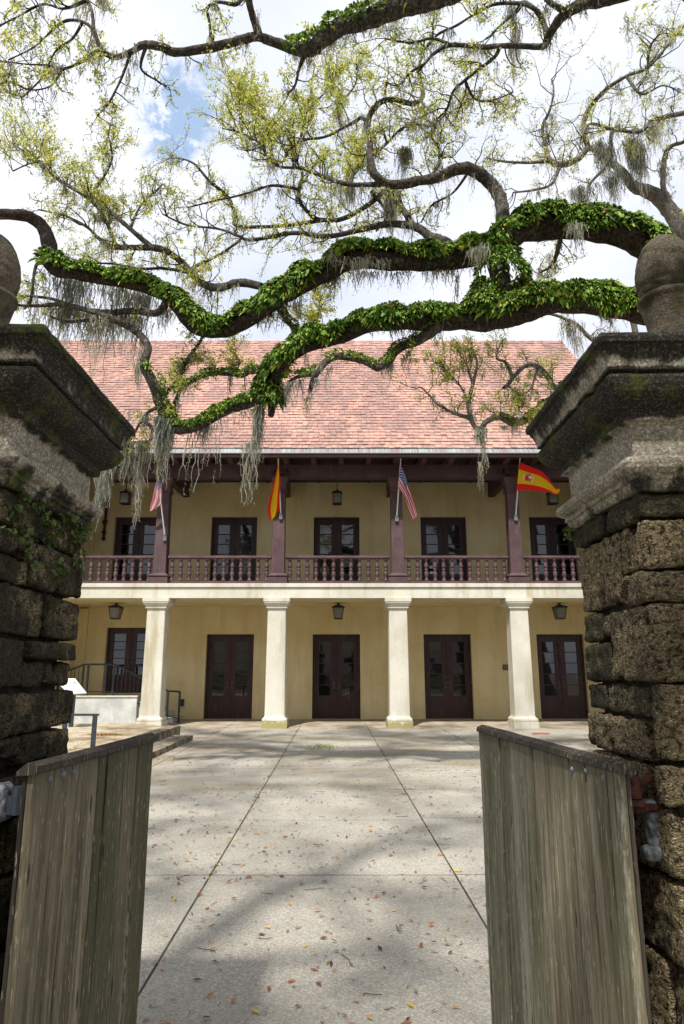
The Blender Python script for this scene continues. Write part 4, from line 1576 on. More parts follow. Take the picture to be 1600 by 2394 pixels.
# ================================================================ GATES
def gate(hx, hy, fx, fy, top, seams, mats, label, bolts, face, rise=0.0):
    """leaf from hinge (hx,hy) to free end (fx,fy); seams are distances in Y of the plank joints"""
    root = empty('wooden_gate', ((hx + fx) / 2, (hy + fy) / 2, 0), label, 'gate', 'gate leaves standing open')
    H = np.array([hx, hy])
    Fr = np.array([fx, fy])
    L = np.linalg.norm(Fr - H)
    t = (Fr - H) / L
    nrm = np.array([t[1], -t[0]])
    if nrm[0] * face < 0:      # passage side
        nrm = -nrm
    nrm = nrm * -1 if False else nrm

    def P(s, o, z):
        q = H + t * s + nrm * o
        return (q[0], q[1], z)
    cuts = [0.0] + [(y - hy) / (fy - hy) * L for y in seams] + [L]
    for k in range(len(cuts) - 1):
        a, b = cuts[k] + 0.0032, cuts[k + 1] - 0.0032
        pr = rr.uniform(-0.004, 0.004)
        mb = MB()
        nz_, nx_ = 14, 4
        z0 = 0.03 + rr.uniform(0, 0.012)
        V = []
        ch = 0.004
        sec = [(a, -0.022), (a, pr - ch), (a + ch, pr), (b - ch, pr), (b, pr - ch), (b, -0.022)]
        for j in range(nz_ + 1):
            z = z0 + (top - 0.026 - z0) * j / nz_
            wob = 0.0022 * math.sin(z * 5 + k * 2.1)
            for (s, o) in sec:
                ss = min(max(s + wob * (1 if 0 < k < len(cuts) - 2 else 0), 0), L)
                V.append(P(ss, o + 0.0015 * math.sin(z * 7 + s * 30), z))
        m_ = len(sec)
        F = [(j * m_ + i, j * m_ + i + 1, (j + 1) * m_ + i + 1, (j + 1) * m_ + i) for j in range(nz_) for i in range(m_ - 1)]
        mb.add(V, F)
        mb.build('plank', M[mats[k % len(mats)]], root)
    # rear boards, stiles and edge posts: the leaf is double sided
    for (a, b, o0, o1, nm, mm) in ((0.0, 0.05, -0.034, -0.023, 'hinge_stile', 'cap_board'), (L - 0.05, L, -0.034, -0.023, 'closing_stile', 'plank_green')):
        mb = MB()
        v = [P(s, o, z) for z in (0.03, top - 0.03) for s in (a, b) for o in (o0, o1)]
        mb.add(v, [(0, 1, 3, 2), (4, 6, 7, 5), (0, 4, 5, 1), (2, 3, 7, 6), (0, 2, 6, 4), (1, 5, 7, 3)])
        mb.build(nm, M[mm], root)
    nb = 6
    for k in range(nb):
        s0_, s1_ = 0.052 + (L - 0.104) * k / nb + 0.002, 0.052 + (L - 0.104) * (k + 1) / nb - 0.002
        mb = MB()
        v = [P(s, o, z) for z in (0.04, top - 0.035) for s in (s0_, s1_) for o in (-0.036, -0.024)]
        mb.add(v, [(0, 1, 3, 2), (4, 6, 7, 5), (0, 4, 5, 1), (2, 3, 7, 6), (0, 2, 6, 4), (1, 5, 7, 3)])
        mb.build('rear_plank', M['cap_board'], root)
    # sloped cap board
    mb = MB()
    nseg = 24
    sec = [(-0.048, top - 0.034), (-0.048, top - 0.022), (-0.018, top + 0.002), (0.008, top - 0.010), (0.011, top - 0.028), (0.004, top - 0.032)]
    V = []
    for j in range(nseg + 1):
        s = -0.012 + (L + 0.022) * j / nseg
        for (o, z) in sec:
            w = 0.0025 * mnoise.noise(Vector((s * 9, o * 40, z * 10 + hx)))
            V.append(P(s, o + w, z + w))
    m_ = len(sec)
    mb.add(V, [(j * m_ + i, j * m_ + (i + 1) % m_, (j + 1) * m_ + (i + 1) % m_, (j + 1) * m_ + i) for j in range(nseg) for i in range(m_)])
    for j in (0, nseg):
        ring = V[j * m_:(j + 1) * m_]
        c = tuple(np.mean(ring, axis=0))
        mb.add(ring + [c], [(i, (i + 1) % m_, m_) for i in range(m_)])
    mb.build('cap_board', M['cap_board'], root)
    for (s, z) in bolts:
        mb = MB()
        c0 = np.array(P(s, -0.004, z))
        nn = np.array([nrm[0], nrm[1], 0])
        mb.tube([c0, c0 + nn * 0.008, c0 + nn * 0.013], [0.011, 0.010, 0.004], 8)
        mb.build('bolt', M['zinc'], root)
    return root, P, L


gR, PR, LR = gate(0.800, 2.10, 0.668, 3.49, 1.342, [2.317, 2.60, 2.79, 3.05, 3.19], ['plank', 'plank', 'plank', 'plank_green', 'plank', 'plank_green'],
                  'right gate leaf of weathered vertical planks standing open under a dark cap board', [(0.09, 1.285), (0.21, 1.289), (0.315, 1.280)], -1)
gL, PLf, LL = gate(-0.868, 2.05, -0.784, 3.0, 1.345, [2.17, 2.285, 2.48, 2.546, 2.70, 2.83], ['plank', 'plank', 'plank', 'plank_green', 'plank_green', 'plank', 'plank'],
                   'left gate leaf of grey green planks standing open in front of the terrace', [(0.087, 1.29), (0.168, 1.292), (0.235, 1.29)], 1)

# hinges
hg = empty('gate_hinge', (0.86, 2.16, 1.22), 'rusty red hinge pintle with pale mortar between right gate and pillar', 'hinge')
b = MB()
b.tube([(0.862, 2.15, 1.235), (0.862, 2.15, 1.29)], 0.020, 12)
b.tube([(0.862, 2.15, 1.215), (0.862, 2.15, 1.232)], 0.027, 12)
b.tube([(0.862, 2.15, 1.20), (0.862, 2.15, 1.215)], 0.014, 10)
b.box(0.84, 0.865, 2.13, 2.17, 1.245, 1.275)
b.build('knuckle', M['rust'], hg)
b = MB()
b.tube([(0.843, 2.15, 1.208), (0.90, 2.165, 1.205), (0.97, 2.18, 1.205)], 0.014, 8)
b.tube([(0.885, 2.155, 1.27), (0.905, 2.16, 1.285), (0.94, 2.17, 1.29)], [0.006, 0.012, 0.014], 8)
b.build('pin', M['rust'], hg)
P, F = rock(0.900, 0.945, 2.16, 2.215, 1.09, 1.225, 0.006, 0.016, 3.0, 0.8)
mesh_np('mortar_patch', P, F, M['mortar_white'], True, hg)
P, F = rock(0.88, 0.945, 2.15, 2.21, 1.06, 1.10, 0.008, 0.018, 8.0, 0.6)
mesh_np('mortar_patch', P, F, M['mortar_white'], True, hg)
hg = empty('gate_hinge', (-0.95, 2.1, 1.22), 'dark hinge strap with white mortar smear between left gate and pillar', 'hinge')
b = MB()
b.tube([(-0.93, 2.10, 1.20), (-0.93, 2.10, 1.275)], 0.018, 10)
b.box(-0.965, -0.90, 2.09, 2.115, 1.20, 1.25)
b.build('knuckle', M['rail_iron'], hg)
P, F = rock(-1.045, -0.955, 2.07, 2.15, 1.175, 1.285, 0.008, 0.025, 5.0, 0.9)
mesh_np('mortar_patch', P, F, M['mortar_white'], True, hg)


# ================================================================ FOLIAGE TOOLS
def unit(a):
    return a / (np.linalg.norm(a, axis=-1, keepdims=True) + 1e-9)


def leaf_quads(P, D, L, W, rg, droop=0.2):
    """small folded leaves: N bases P, directions D, lengths L, widths W"""
    n = len(P)
    D = unit(D)
    S = unit(np.cross(D, unit(rg.normal(size=(n, 3)))))
    Nn = np.cross(D, S)
    L = np.asarray(L)[:, None]
    W = np.asarray(W)[:, None]
    mid = P + D * L * 0.5 + Nn * L * 0.06
    tip = P + D * L + np.array([0, 0, -1.0]) * L * droop
    V = np.stack([P, mid + S * W * 0.5, tip, mid - S * W * 0.5], 1).reshape(-1, 3)
    i = np.arange(n)[:, None] * 4
    return V, i + np.array([[0, 1, 2, 3]])


def fronds(P, D, U, L, W, rg):
    """arching fern fronds, 3 segments, folded along the rib"""
    n = len(P)
    D = unit(D)
    S = unit(np.cross(D, U))
    Lc = np.asarray(L)[:, None]
    Wc = np.asarray(W)[:, None]
    down = np.array([0, 0, -1.0])
    c = [P, P + D * Lc * 0.36, P + D * Lc * 0.70 + down * Lc * 0.14, P + D * Lc * 0.90 + down * Lc * 0.42]
    w = [0.25, 1.0, 0.8, 0.06]
    rows = []
    for k in range(4):
        rows += [c[k] - S * Wc * 0.5 * w[k], c[k] + S * Wc * 0.5 * w[k]]
    V = np.stack(rows, 1).reshape(-1, 3)
    base = np.arange(n)[:, None] * 8
    F = np.vstack([base + np.array([[0, 1, 3, 2]]), base + np.array([[2, 3, 5, 4]]), base + np.array([[4, 5, 7, 6]])])
    return V, F


def moss_geo(anchor, n, lmin, lmax, rg, spread=0.05, hair=2, shape=None):
    """strands hanging from points along a polyline; returns verts, tri faces"""
    A = np.asarray([tuple(p) for p in anchor], float)
    Vs, Fs = [], []
    off = 0
    nc = max(2, n // 13)
    cu = rg.random(nc)
    cl = rg.uniform(0.3, 1.0, nc) ** 1.2
    cw = rg.uniform(0.01, 0.06, nc)
    cp = rg.dirichlet(np.ones(nc) * 1.6)
    for k in range(n):
        ci = rg.choice(nc, p=cp) if n > 30 else 0
        u = float(np.clip(cu[ci] + rg.normal() * cw[ci], 0, 1)) if n > 30 else rg.random()
        f = u * (len(A) - 1)
        i = min(int(f), len(A) - 2)
        base = A[i] + (A[i + 1] - A[i]) * (f - i) + rg.normal(size=3) * spread * np.array([1, 1, 0.25])
        env = 1.0 if shape is None else shape(u)
        Ln = (lmin + (lmax - lmin) * rg.random() ** 1.5) * env * (cl[ci] if n > 30 else 1.0) * 1.15
        m = max(4, int(Ln / 0.07))
        t = np.linspace(0, 1, m)
        ph = rg.random(4) * 6.28
        sway = 0.018 + 0.02 * rg.random()
        x = base[0] + sway * np.sin(t * Ln * 9 + ph[0]) + 0.03 * t * rg.normal() + 0.008 * rg.normal(size=m)
        y = base[1] + sway * np.sin(t * Ln * 8 + ph[1]) + 0.03 * t * rg.normal() + 0.008 * rg.normal(size=m)
        # strands converge slightly towards the clump's own axis
        z = base[2] - t * Ln
        C = np.stack([x, y, z], 1)
        w = (0.0075 * (1 - t * 0.75) + 0.0015) * rg.uniform(0.6, 1.25)
        ang = rg.random() * PI + t * 3
        Sx = np.stack([np.cos(ang), np.sin(ang), np.zeros(m)], 1)
        V = np.stack([C - Sx * w[:, None], C + Sx * w[:, None]], 1).reshape(-1, 3)
        q = np.arange(m - 1)[:, None] * 2
        F = np.vstack([q + np.array([[0, 1, 3]]), q + np.array([[0, 3, 2]])]) + off
        Vs.append(V)
        Fs.append(F)
        off += len(V)
        hn = int(m * hair)
        hi = rg.integers(0, m, hn)
        hd = rg.normal(size=(hn, 3)) * np.array([1, 1, 0.35]) + np.array([0, 0, -0.75])
        hd = unit(hd)
        hl = rg.uniform(0.02, 0.065, hn)[:, None]
        hw = unit(np.cross(hd, rg.normal(size=(hn, 3)))) * 0.0028
        b0 = C[hi]
        V = np.stack([b0 - hw, b0 + hw, b0 + hd * hl], 1).reshape(-1, 3)
        F = np.arange(hn)[:, None] * 3 + np.array([[0, 1, 2]]) + off
        Vs.append(V)
        Fs.append(F)
        off += len(V)
    return np.vstack(Vs), np.vstack(Fs)


PLACED = []      # (px, py, Y) of every traced point, so side branches start on their parents


def trace(pts, Y0, Y1, wob=0.22, start_on_parent=True, seed=0, rscale=1.0, Ymid=None):
    """a limb traced as (px, py, r_px): returns world points and radii, smoothly subdivided"""
    rg = np.random.default_rng(abs(hash((len(pts), int(pts[0][0]), int(pts[0][1]), seed))) % 99991)
    if start_on_parent and PLACED:
        q = np.array(PLACED)
        d = np.hypot(q[:, 0] - pts[0][0], q[:, 1] - pts[0][1])
        k = d.argmin()
        if d[k] < 46:
            Y0 = q[k, 2]
            pts = [(q[k, 0], q[k, 1], pts[0][2] * 1.15)] + (list(pts) if d[k] > 12 else list(pts[1:]))
    n = len(pts)
    W, R = [], []
    ph = rg.random() * 6.28
    for i, p in enumerate(pts):
        t = i / (n - 1)
        Y = Y0 + (Y1 - Y0) * t + wob * math.sin(ph + i * 1.35) * min(1, i / 2)
        if i == 0:
            Y = Y0
        w = at(p[0], p[1], Y)
        zc = Y * math.cos(PITCH) + (w.z - EYE) * math.sin(PITCH)
        W.append(tuple(w) + (p[2] * zc / 1600.0 * rscale,))
    W = np.array(W)
    seglen = np.linalg.norm(np.diff(W[:, :3], axis=0), axis=1).sum()
    m = max(n * 3, int(seglen / max(0.05, 0.9 * W[:, 3].mean())))
    out = bez(W, m)
    out[:, 3] = np.maximum(out[:, 3], 0.003)
    # screen positions for children
    for i in range(0, m):
        x, y, z = out[i, :3]
        zc = y * math.cos(PITCH) + (z - EYE) * math.sin(PITCH)
        yc = -y * math.sin(PITCH) + (z - EYE) * math.cos(PITCH)
        PLACED.append((800 + 1600 * x / zc, 1197 - 1600 * yc / zc, y))
    return out[:, :3], out[:, 3]


def bark_tube(P, R, sides):
    V, F = tube_geo(P, R, sides)
    n = len(P)
    Pc = np.repeat(P, sides, axis=0)
    d = V - Pc
    rr_ = np.linalg.norm(d, axis=1)
    dn = d / (rr_[:, None] + 1e-9)
    if sides >= 8:
        nz = np.array([mnoise.noise(Vector(v) * 7) * 0.16 + mnoise.noise(Vector(v) * 22) * 0.12 for v in V])
    else:
        nz = np.array([mnoise.noise(Vector(v) * 9) * 0.16 for v in V])
    return V + dn * (nz * rr_)[:, None], F


class Tree:
    def __init__(s, name, loc, label, grp=None, bark='bark', leaf='leaf', seed=1):
        s.root = empty(name, loc, label, 'tree', grp)
        s.bark = M[bark]
        s.leafm = M[leaf]
        s.rg = np.random.default_rng(seed)
        s.tw = MB()
        s.LP, s.LD = [], []

    def limb(s, P, R, name='branch', mat_=None):
        mx = R.max()
        sides = 14 if mx > 0.12 else 9 if mx > 0.06 else 6
        V, F = bark_tube(P, R, sides)
        mb = MB()
        mb.add(V, F)
        cap = np.vstack([V[-sides:], P[-1][None]])
        mb.add(cap, [(i, (i + 1) % sides, sides) for i in range(sides)])
        return mb.build(name, mat_ or s.bark, s.root, True)

    def walk(s, p, d, L, n, r0, r1, curl=0.35, up=0.0):
        pts = [p]
        d = d / np.linalg.norm(d)
        st = L / n
        for k in range(n):
            d = d + s.rg.normal(size=3) * curl + np.array([0, 0, up])
            d = d / np.linalg.norm(d)
            pts.append(pts[-1] + d * st)
        return np.array(pts), np.linspace(r0, r1, n + 1), d

    def grow(s, P, R, dens=5.0, length=0.8, leaves=10, up=0.1, start=0.15, lsize=1.0, spray=0.16, reach=1.0):
        """fine twigs and leaf anchors along a branch"""
        rg = s.rg
        seg = np.linalg.norm(np.diff(P, axis=0), axis=1)
        cum = np.concatenate([[0], np.cumsum(seg)])
        tot = cum[-1]
        n = int(tot * dens * (1 - start)) + 2
        T = unit(np.gradient(P, axis=0))
        for k in range(n):
            u = start + (1 - start) * rg.random()
            if k == 0:
                u = 1.0
            dist = u * tot
            i = min(int(np.searchsorted(cum, dist)), len(P) - 1)
            t = T[i]
            side = rg.normal(size=3)
            side -= side.dot(t) * t
            side /= np.linalg.norm(side) + 1e-9
            fw = rg.uniform(0.1, 0.9)
            d = t * fw + side + np.array([0, 0, up * 2.0])
            Ln = length * rg.uniform(0.45, 1.15) * (0.8 + 0.4 * u)
            r0 = min(R[i] * 0.6, 0.012 * (0.5 + Ln))
            pts, rad, dl = s.walk(P[i], d, Ln, 6, r0, 0.003, 0.33, up * 0.4)
            V, F = tube_geo(pts, rad, 4)
            s.tw.add(V, F)
            for q in range(int(rg.integers(5, 9))):
                j = rg.integers(2, 7)
                d2 = (pts[min(j, 6)] - pts[j - 1]) if j <= 6 else dl
                d2 = unit(d2) + rg.normal(size=3) * 0.75 + np.array([0, 0, up])
                L2 = Ln * rg.uniform(0.25, 0.55)
                p2, r2, dl2 = s.walk(pts[min(j, 6)], d2, L2, 4, 0.0042, 0.0022, 0.4, up * 0.3)
                V, F = tube_geo(p2, r2, 3)
                s.tw.add(V, F)
                m = rg.poisson(leaves)
                if m:
                    tt = rg.random(m) ** 0.6 * 4
                    ii = np.minimum(tt.astype(int), 3)
                    pp = p2[ii] + (p2[ii + 1] - p2[ii]) * (tt - ii)[:, None]
                    s.LP.append(pp + rg.normal(size=(m, 3)) * 0.03)
                    s.LD.append(rg.normal(size=(m, 3)) + unit(p2[ii + 1] - p2[ii]) * 0.6 + np.array([0, 0, 0.25]))

    def finish(s, lsize=0.055):
        if s.tw.n:
            s.tw.build('twigs', M['bark_dark'], s.root, False, kind='stuff')
        if s.LP:
            P = np.vstack(s.LP)
            D = np.vstack(s.LD)
            L = s.rg.uniform(0.6, 1.35, len(P)) * lsize
            V, F = leaf_quads(P, D, L, L * s.rg.uniform(0.35, 0.6, len(P)), s.rg)
            mesh_np('foliage', V, F, s.leafm, False, s.root, kind='stuff')
            return len(P)


def fern_mat(P, R, n_per_m, label, rg, u0=0.0, u1=1.0, hmul=1.0, lmin=0.07, lmax=0.16, cover=1.15):
    seg = np.linalg.norm(np.diff(P, axis=0), axis=1)
    cum = np.concatenate([[0], np.cumsum(seg)])
    tot = cum[-1]
    n = int(tot * (u1 - u0) * n_per_m)
    T = unit(np.gradient(P, axis=0))
    d = (u0 + (u1 - u0) * rg.random(n)) * tot
    i = np.clip(np.searchsorted(cum, d) - 1, 0, len(P) - 2)
    f = ((d - cum[i]) / (seg[i] + 1e-9))[:, None]
    C = P[i] + (P[i + 1] - P[i]) * f
    Rr = R[i]
    t = T[i]
    up = np.array([0, 0, 1.0])
    up_ = unit(up - (t @ up)[:, None] * t)
    sd_ = np.cross(t, up_)
    tow = -np.sign(sd_[:, 1] + 1e-6)          # side of the limb that faces the gateway
    ang = np.clip(rg.normal(0.62, 0.80, n), -1.3, cover + 0.95) * tow
    # patchy edge of the mat
    ed = np.array([mnoise.noise(Vector(c) * 1.7) for c in C])
    keep = (np.abs(ang) < cover + 0.55 + ed * 1.2)
    bare = np.array([mnoise.noise(Vector(c) * 1.15 + Vector((4, 9, 2))) for c in C])
    keep &= (bare > -0.30) | (rg.random(n) < 0.25)
    C, Rr, t, up_, sd_, ang = C[keep], Rr[keep], t[keep], up_[keep], sd_[keep], ang[keep]
    n = len(C)
    o = up_ * np.cos(ang)[:, None] + sd_ * np.sin(ang)[:, None]
    # tufts: fronds share a common base and spread from it
    lump = np.array([0.6 * mnoise.noise(Vector(c) * 3.3) + 0.5 * mnoise.noise(Vector(c) * 8.1) for c in C])
    base = C + o * (Rr * 0.92 + np.maximum(0, lump + 0.35) * 0.11 * hmul + 0.02 * rg.random(n))[:, None]
    D = o * 0.9 + t * rg.normal(0, 0.75, n)[:, None] + rg.normal(size=(n, 3)) * 0.35
    L = rg.uniform(lmin * 0.7, lmax, n) * (1 + 0.3 * lump)
    V, F = fronds(base, D, t + rg.normal(size=(n, 3)) * 0.4, L, L * rg.uniform(0.24, 0.38, n), rg)
    return mesh_np('fern_mat', V, F, M['fern'], False, None, kind='stuff', label=label, cat='fern')


# ================================================================ THE LIVE OAK
OA = Tree('live_oak', (6.9, 9.2, 0), 'great live oak whose fern covered limbs reach across the courtyard from the right', seed=21)
# trunk, behind the right pillar
tp = np.array([(7.1, 9.4, -0.1), (7.0, 9.3, 0.6), (6.9, 9.2, 1.6), (6.8, 9.1, 2.8), (6.7, 9.0, 3.9), (6.9, 8.9, 5.2), (7.1, 8.7, 6.8), (7.0, 8.2, 8.4)])
tr = np.array([0.95, 0.72, 0.60, 0.55, 0.55, 0.45, 0.40, 0.34])
q = bez(np.hstack([tp, tr[:, None]]), 44)
OA.limb(q[:, :3], q[:, 3], 'trunk')

rgm = np.random.default_rng(5)
MOSSY = []
WISP = []

# upper limb
up1 = [(1600, 655, 42), (1545, 600, 41), (1500, 566, 40), (1463, 549, 39), (1387, 531, 38), (1310, 528, 37), (1249, 533, 36), (1208, 545, 34), (1178, 566, 34),
       (1132, 592, 32), (1065, 604, 30), (1004, 609, 30), (928, 609, 29), (851, 604, 28), (800, 614, 27), (765, 638, 26), (714, 663, 25), (663, 691, 24),
       (612, 726, 23), (561, 758, 23), (510, 772, 23), (459, 764, 22), (423, 726, 20), (388, 691, 18), (332, 670, 17), (255, 655, 16), (179, 640, 19), (122, 622, 22),
       (116, 577, 22), (102, 535, 19), (71, 508, 17), (31, 502, 16), (-30, 502, 14), (-120, 520, 8)]
P1, R1 = trace(up1, 8.9, 11.2, 0.12, False, 0, 0.80)
conn = np.array([(6.72, 9.0, 4.2, 0.40), (6.1, 8.95, 5.1, 0.34), tuple(P1[0] * 0.5 + np.array([6.0, 8.9, 5.4]) * 0.5) + (0.30,), tuple(P1[0]) + (R1[0],), tuple(P1[3]) + (R1[3],)])
q = bez(conn, 24)
OA.limb(q[:, :3], q[:, 3], 'limb')
OA.limb(P1, R1, 'limb', M['bark_dark'])
up2 = [(1640, 770, 40), (1560, 742, 38), (1509, 728, 37), (1463, 718, 36), (1361, 704, 36), (1290, 706, 35), (1240, 722, 34), (1197, 738, 32), (1140, 750, 30), (1081, 748, 28),
       (1004, 752, 26), (928, 752, 25), (861, 758, 24), (808, 782, 23), (765, 795, 22), (714, 808, 21), (673, 836, 20), (645, 868, 19), (633, 904, 17), (636, 945, 13), (634, 972, 9)]
P2, R2 = trace(up2, 8.7, 10.6, 0.12, False, 0, 0.80)
conn = np.array([(6.75, 9.0, 3.6, 0.40), (6.2, 8.9, 4.4, 0.33), (5.6, 8.8, 5.0, 0.29), tuple(P2[0]) + (R2[0],), tuple(P2[3]) + (R2[3],)])
q = bez(conn, 24)
OA.limb(q[:, :3], q[:, 3], 'limb')
OA.limb(P2, R2, 'limb', M['bark_dark'])
# lower left continuation with ferns
up3 = [(640, 905, 15), (612, 925, 14), (587, 940, 14), (536, 955, 13), (485, 982, 13), (449, 1000, 12), (408, 1003, 11), (388, 980, 13), (376, 942, 14), (357, 894, 13),
       (338, 853, 11), (346, 812, 9), (327, 782, 9), (296, 761, 8), (255, 743, 8), (194, 722, 6), (143, 712, 5), (77, 715, 4), (30, 712, 3)]
P3, R3 = trace(up3, 10.4, 10.9, 0.12)
OA.limb(P3, R3, 'limb')
link_ = [(1160, 606, 24), (1168, 640, 23), (1172, 672, 22), (1150, 700, 22), (1140, 735, 24)]
P4, R4 = trace(link_, 9.3, 9.5, 0.05)
OA.limb(P4, R4, 'limb')

SUBS = [
    # (points, Y end, density, twig length, leaves, up)
    ('u1', [(1178, 530, 19), (1172, 470, 18), (1147, 429, 17), (1106, 398, 16), (1070, 395, 15), (1030, 413, 14), (979, 423, 13), (912, 431, 12), (877, 408, 11), (866, 367, 9),
            (866, 327, 8), (861, 286, 8), (877, 250, 8), (912, 232, 7), (968, 242, 7), (989, 224, 6), (984, 194, 5), (979, 163, 4), (989, 128, 3), (1010, 95, 2)], 11.5, 1.6, 0.7, 6, 0.15),
    ('u1a', [(912, 431, 8), (850, 432, 7), (800, 428, 7), (745, 408, 6), (704, 393, 5), (658, 390, 4), (630, 370, 4), (600, 330, 3), (560, 310, 3), (520, 300, 2)], 12.0, 4.0, 0.85, 15, 0.3),
    ('u2', [(1050, 585, 14), (1045, 566, 13), (1004, 551, 12), (968, 530, 11), (900, 525, 9), (800, 548, 7), (750, 552, 7), (700, 545, 6), (663, 548, 6), (587, 561, 5), (556, 551, 4), (510, 535, 3), (434, 525, 3), (380, 500, 2)], 12.0, 3.0, 0.7, 9, 0.2),
    ('u2b', [(968, 530, 9), (943, 490, 7), (930, 462, 5), (900, 445, 3)], 11.5, 4, 0.6, 8, 0.2),
    ('u3', [(905, 440, 7), (860, 480, 7), (800, 512, 7), (755, 514, 6), (730, 505, 6), (704, 475, 5), (699, 449, 5), (707, 403, 4), (690, 370, 3), (680, 320, 2)], 11.8, 4.2, 0.85, 16, 0.3),
    ('u3b', [(755, 514, 6), (663, 528, 5), (556, 528, 5), (551, 500, 5), (531, 459, 5), (490, 423, 4), (454, 383, 3), (418, 370, 2), (390, 372, 2)], 12.2, 3.4, 0.55, 7, 0.2),
    ('u4', [(699, 440, 4), (638, 434, 4), (587, 449, 3), (551, 459, 3), (500, 470, 3), (440, 485, 2)], 12.0, 2.6, 0.5, 5, 0.1),
    ('u5', [(612, 670, 11), (561, 661, 11), (510, 673, 11), (474, 663, 11), (449, 638, 10), (418, 607, 9), (378, 582, 9), (332, 579, 8), (265, 577, 7), (230, 556, 5), (204, 531, 4), (153, 505, 3), (90, 490, 2)], 12.6, 3.0, 0.75, 13, 0.2),
    ('u5b', [(357, 575, 7), (306, 536, 6), (265, 500, 6), (235, 475, 5), (204, 459, 4), (153, 428, 3), (102, 393, 3), (61, 357, 2), (20, 330, 2)], 12.6, 4.5, 0.85, 16, 0.35),
    ('u5c', [(275, 568, 5), (250, 520, 5), (224, 480, 4), (184, 449, 4), (138, 423, 3), (90, 380, 2), (30, 400, 2)], 12.2, 4.5, 0.8, 16, 0.35),
    ('u5d', [(224, 470, 4), (224, 439, 4), (250, 403, 3), (262, 370, 2), (258, 340, 2)], 12.2, 5.5, 0.8, 18, 0.4),
    ('u5g', [(306, 536, 4), (330, 480, 3), (372, 440, 3), (380, 430, 2)], 12.2, 4.2, 0.55, 11, 0.3),
    ('u5e', [(449, 640, 5), (388, 628, 4), (327, 628, 4), (265, 617, 3), (194, 612, 2), (130, 590, 2)], 12.0, 3.2, 0.6, 11, 0.2),
    ('u5f', [(459, 622, 5), (510, 597, 4), (556, 566, 4), (566, 552, 3)], 12.2, 1.5, 0.5, 6, 0.1),
    ('u6', [(861, 288, 6), (845, 275, 5), (830, 285, 5), (800, 300, 4), (760, 320, 4), (700, 330, 4), (672, 360, 4), (660, 378, 3), (627, 367, 3), (612, 337, 3), (566, 306, 2), (561, 235, 2)], 12.2, 4.4, 0.9, 19, 0.35),
    ('u6b', [(672, 360, 3), (640, 300, 3), (600, 260, 2), (560, 220, 2), (540, 190, 1.5)], 12.4, 6.0, 0.7, 22, 0.3),
    ('u6c', [(700, 330, 3), (720, 260, 3), (760, 215, 2), (790, 170, 2)], 12.4, 5.0, 0.8, 19, 0.3),
    ('u6d', [(800, 300, 3), (790, 250, 3), (830, 200, 2), (835, 150, 1.5)], 12.4, 4.4, 0.8, 15, 0.3),
    ('u7', [(866, 367, 5), (900, 340, 4), (940, 300, 3), (980, 290, 2), (1020, 300, 2)], 12.0, 3.6, 0.8, 9, 0.3),
    ('u7b', [(1000, 415, 4), (1030, 370, 4), (1010, 310, 3), (1040, 270, 2), (1100, 240, 2)], 12.2, 3.6, 0.8, 9, 0.3),
    ('u7c', [(820, 430, 5), (830, 400, 4), (845, 370, 3), (830, 330, 2)], 12.0, 4.5, 0.7, 18, 0.3),
    ('l2a', [(636, 880, 8), (612, 871, 7), (587, 868, 7), (566, 878, 7), (531, 873, 6), (485, 876, 6), (444, 894, 6), (423, 909, 6), (405, 960, 7), (400, 1000, 8)], 10.6, 3.0, 0.45, 9, 0.1),
    ('l2b', [(378, 930, 6), (423, 879, 5), (434, 848, 5), (459, 812, 5), (475, 787, 4), (480, 765, 4)], 11.0, 4.5, 0.55, 13, 0.15),
    ('l2c', [(1020, 768, 15), (973, 797, 14), (933, 814, 12), (907, 846, 12), (885, 860, 10), (851, 845, 9), (800, 833, 10), (770, 840, 10), (750, 860, 9), (735, 882, 9), (725, 915, 6)], 9.8, 0.6, 0.3, 5, 0.0),
    ('l2d', [(757, 858, 8), (735, 875, 7), (704, 878, 6), (673, 894, 4)], 10.2, 1.0, 0.3, 5, 0.0),
    ('l2e', [(700, 800, 9), (690, 770, 8), (660, 735, 7), (640, 700, 6)], 10.4, 1.4, 0.4, 6, 0.1),
    ('l2f', [(715, 800, 4), (740, 740, 3), (750, 700, 2)], 11.5, 5.5, 0.5, 18, 0.3),
    ('k1', [(370, 731, 10), (313, 727, 9), (254, 730, 8), (191, 722, 6), (113, 697, 4), (30, 691, 3)], 11.6, 1.6, 0.4, 5, 0.0),
    ('k2', [(270, 740, 6), (224, 747, 5), (158, 752, 4), (120, 740, 3)], 11.0, 2.0, 0.4, 4, 0.0),
    ('k3', [(108, 600, 5), (86, 619, 5), (77, 667, 4), (72, 703, 4), (58, 722, 3)], 11.2, 4.0, 0.4, 8, 0.05),
    ('k4', [(352, 960, 5), (330, 985, 4), (306, 1027, 4), (290, 1035, 3)], 10.9, 3.0, 0.4, 9, 0.0),
    ('k5', [(355, 1000, 5), (352, 1028, 5), (330, 1036, 4), (300, 1034, 3), (245, 1050, 3)], 10.9, 1.5, 0.3, 5, 0.0),
    ('k6', [(540, 880, 3), (560, 850, 2), (540, 815, 2)], 11.2, 5.0, 0.4, 10, 0.2),
    ('k7', [(870, 450, 5), (905, 500, 4), (880, 540, 3)], 11.4, 1.6, 0.4, 4, 0.0),
    ('k8', [(1100, 400, 4), (1060, 450, 3), (1010, 480, 3), (985, 520, 2)], 11.2, 1.8, 0.5, 5, 0.0),
    ('k9', [(1310, 560, 7), (1300, 600, 6), (1285, 625, 4), (1260, 640, 3), (1280, 650, 2)], 12.0, 2.6, 0.5, 7, 0.0),
]
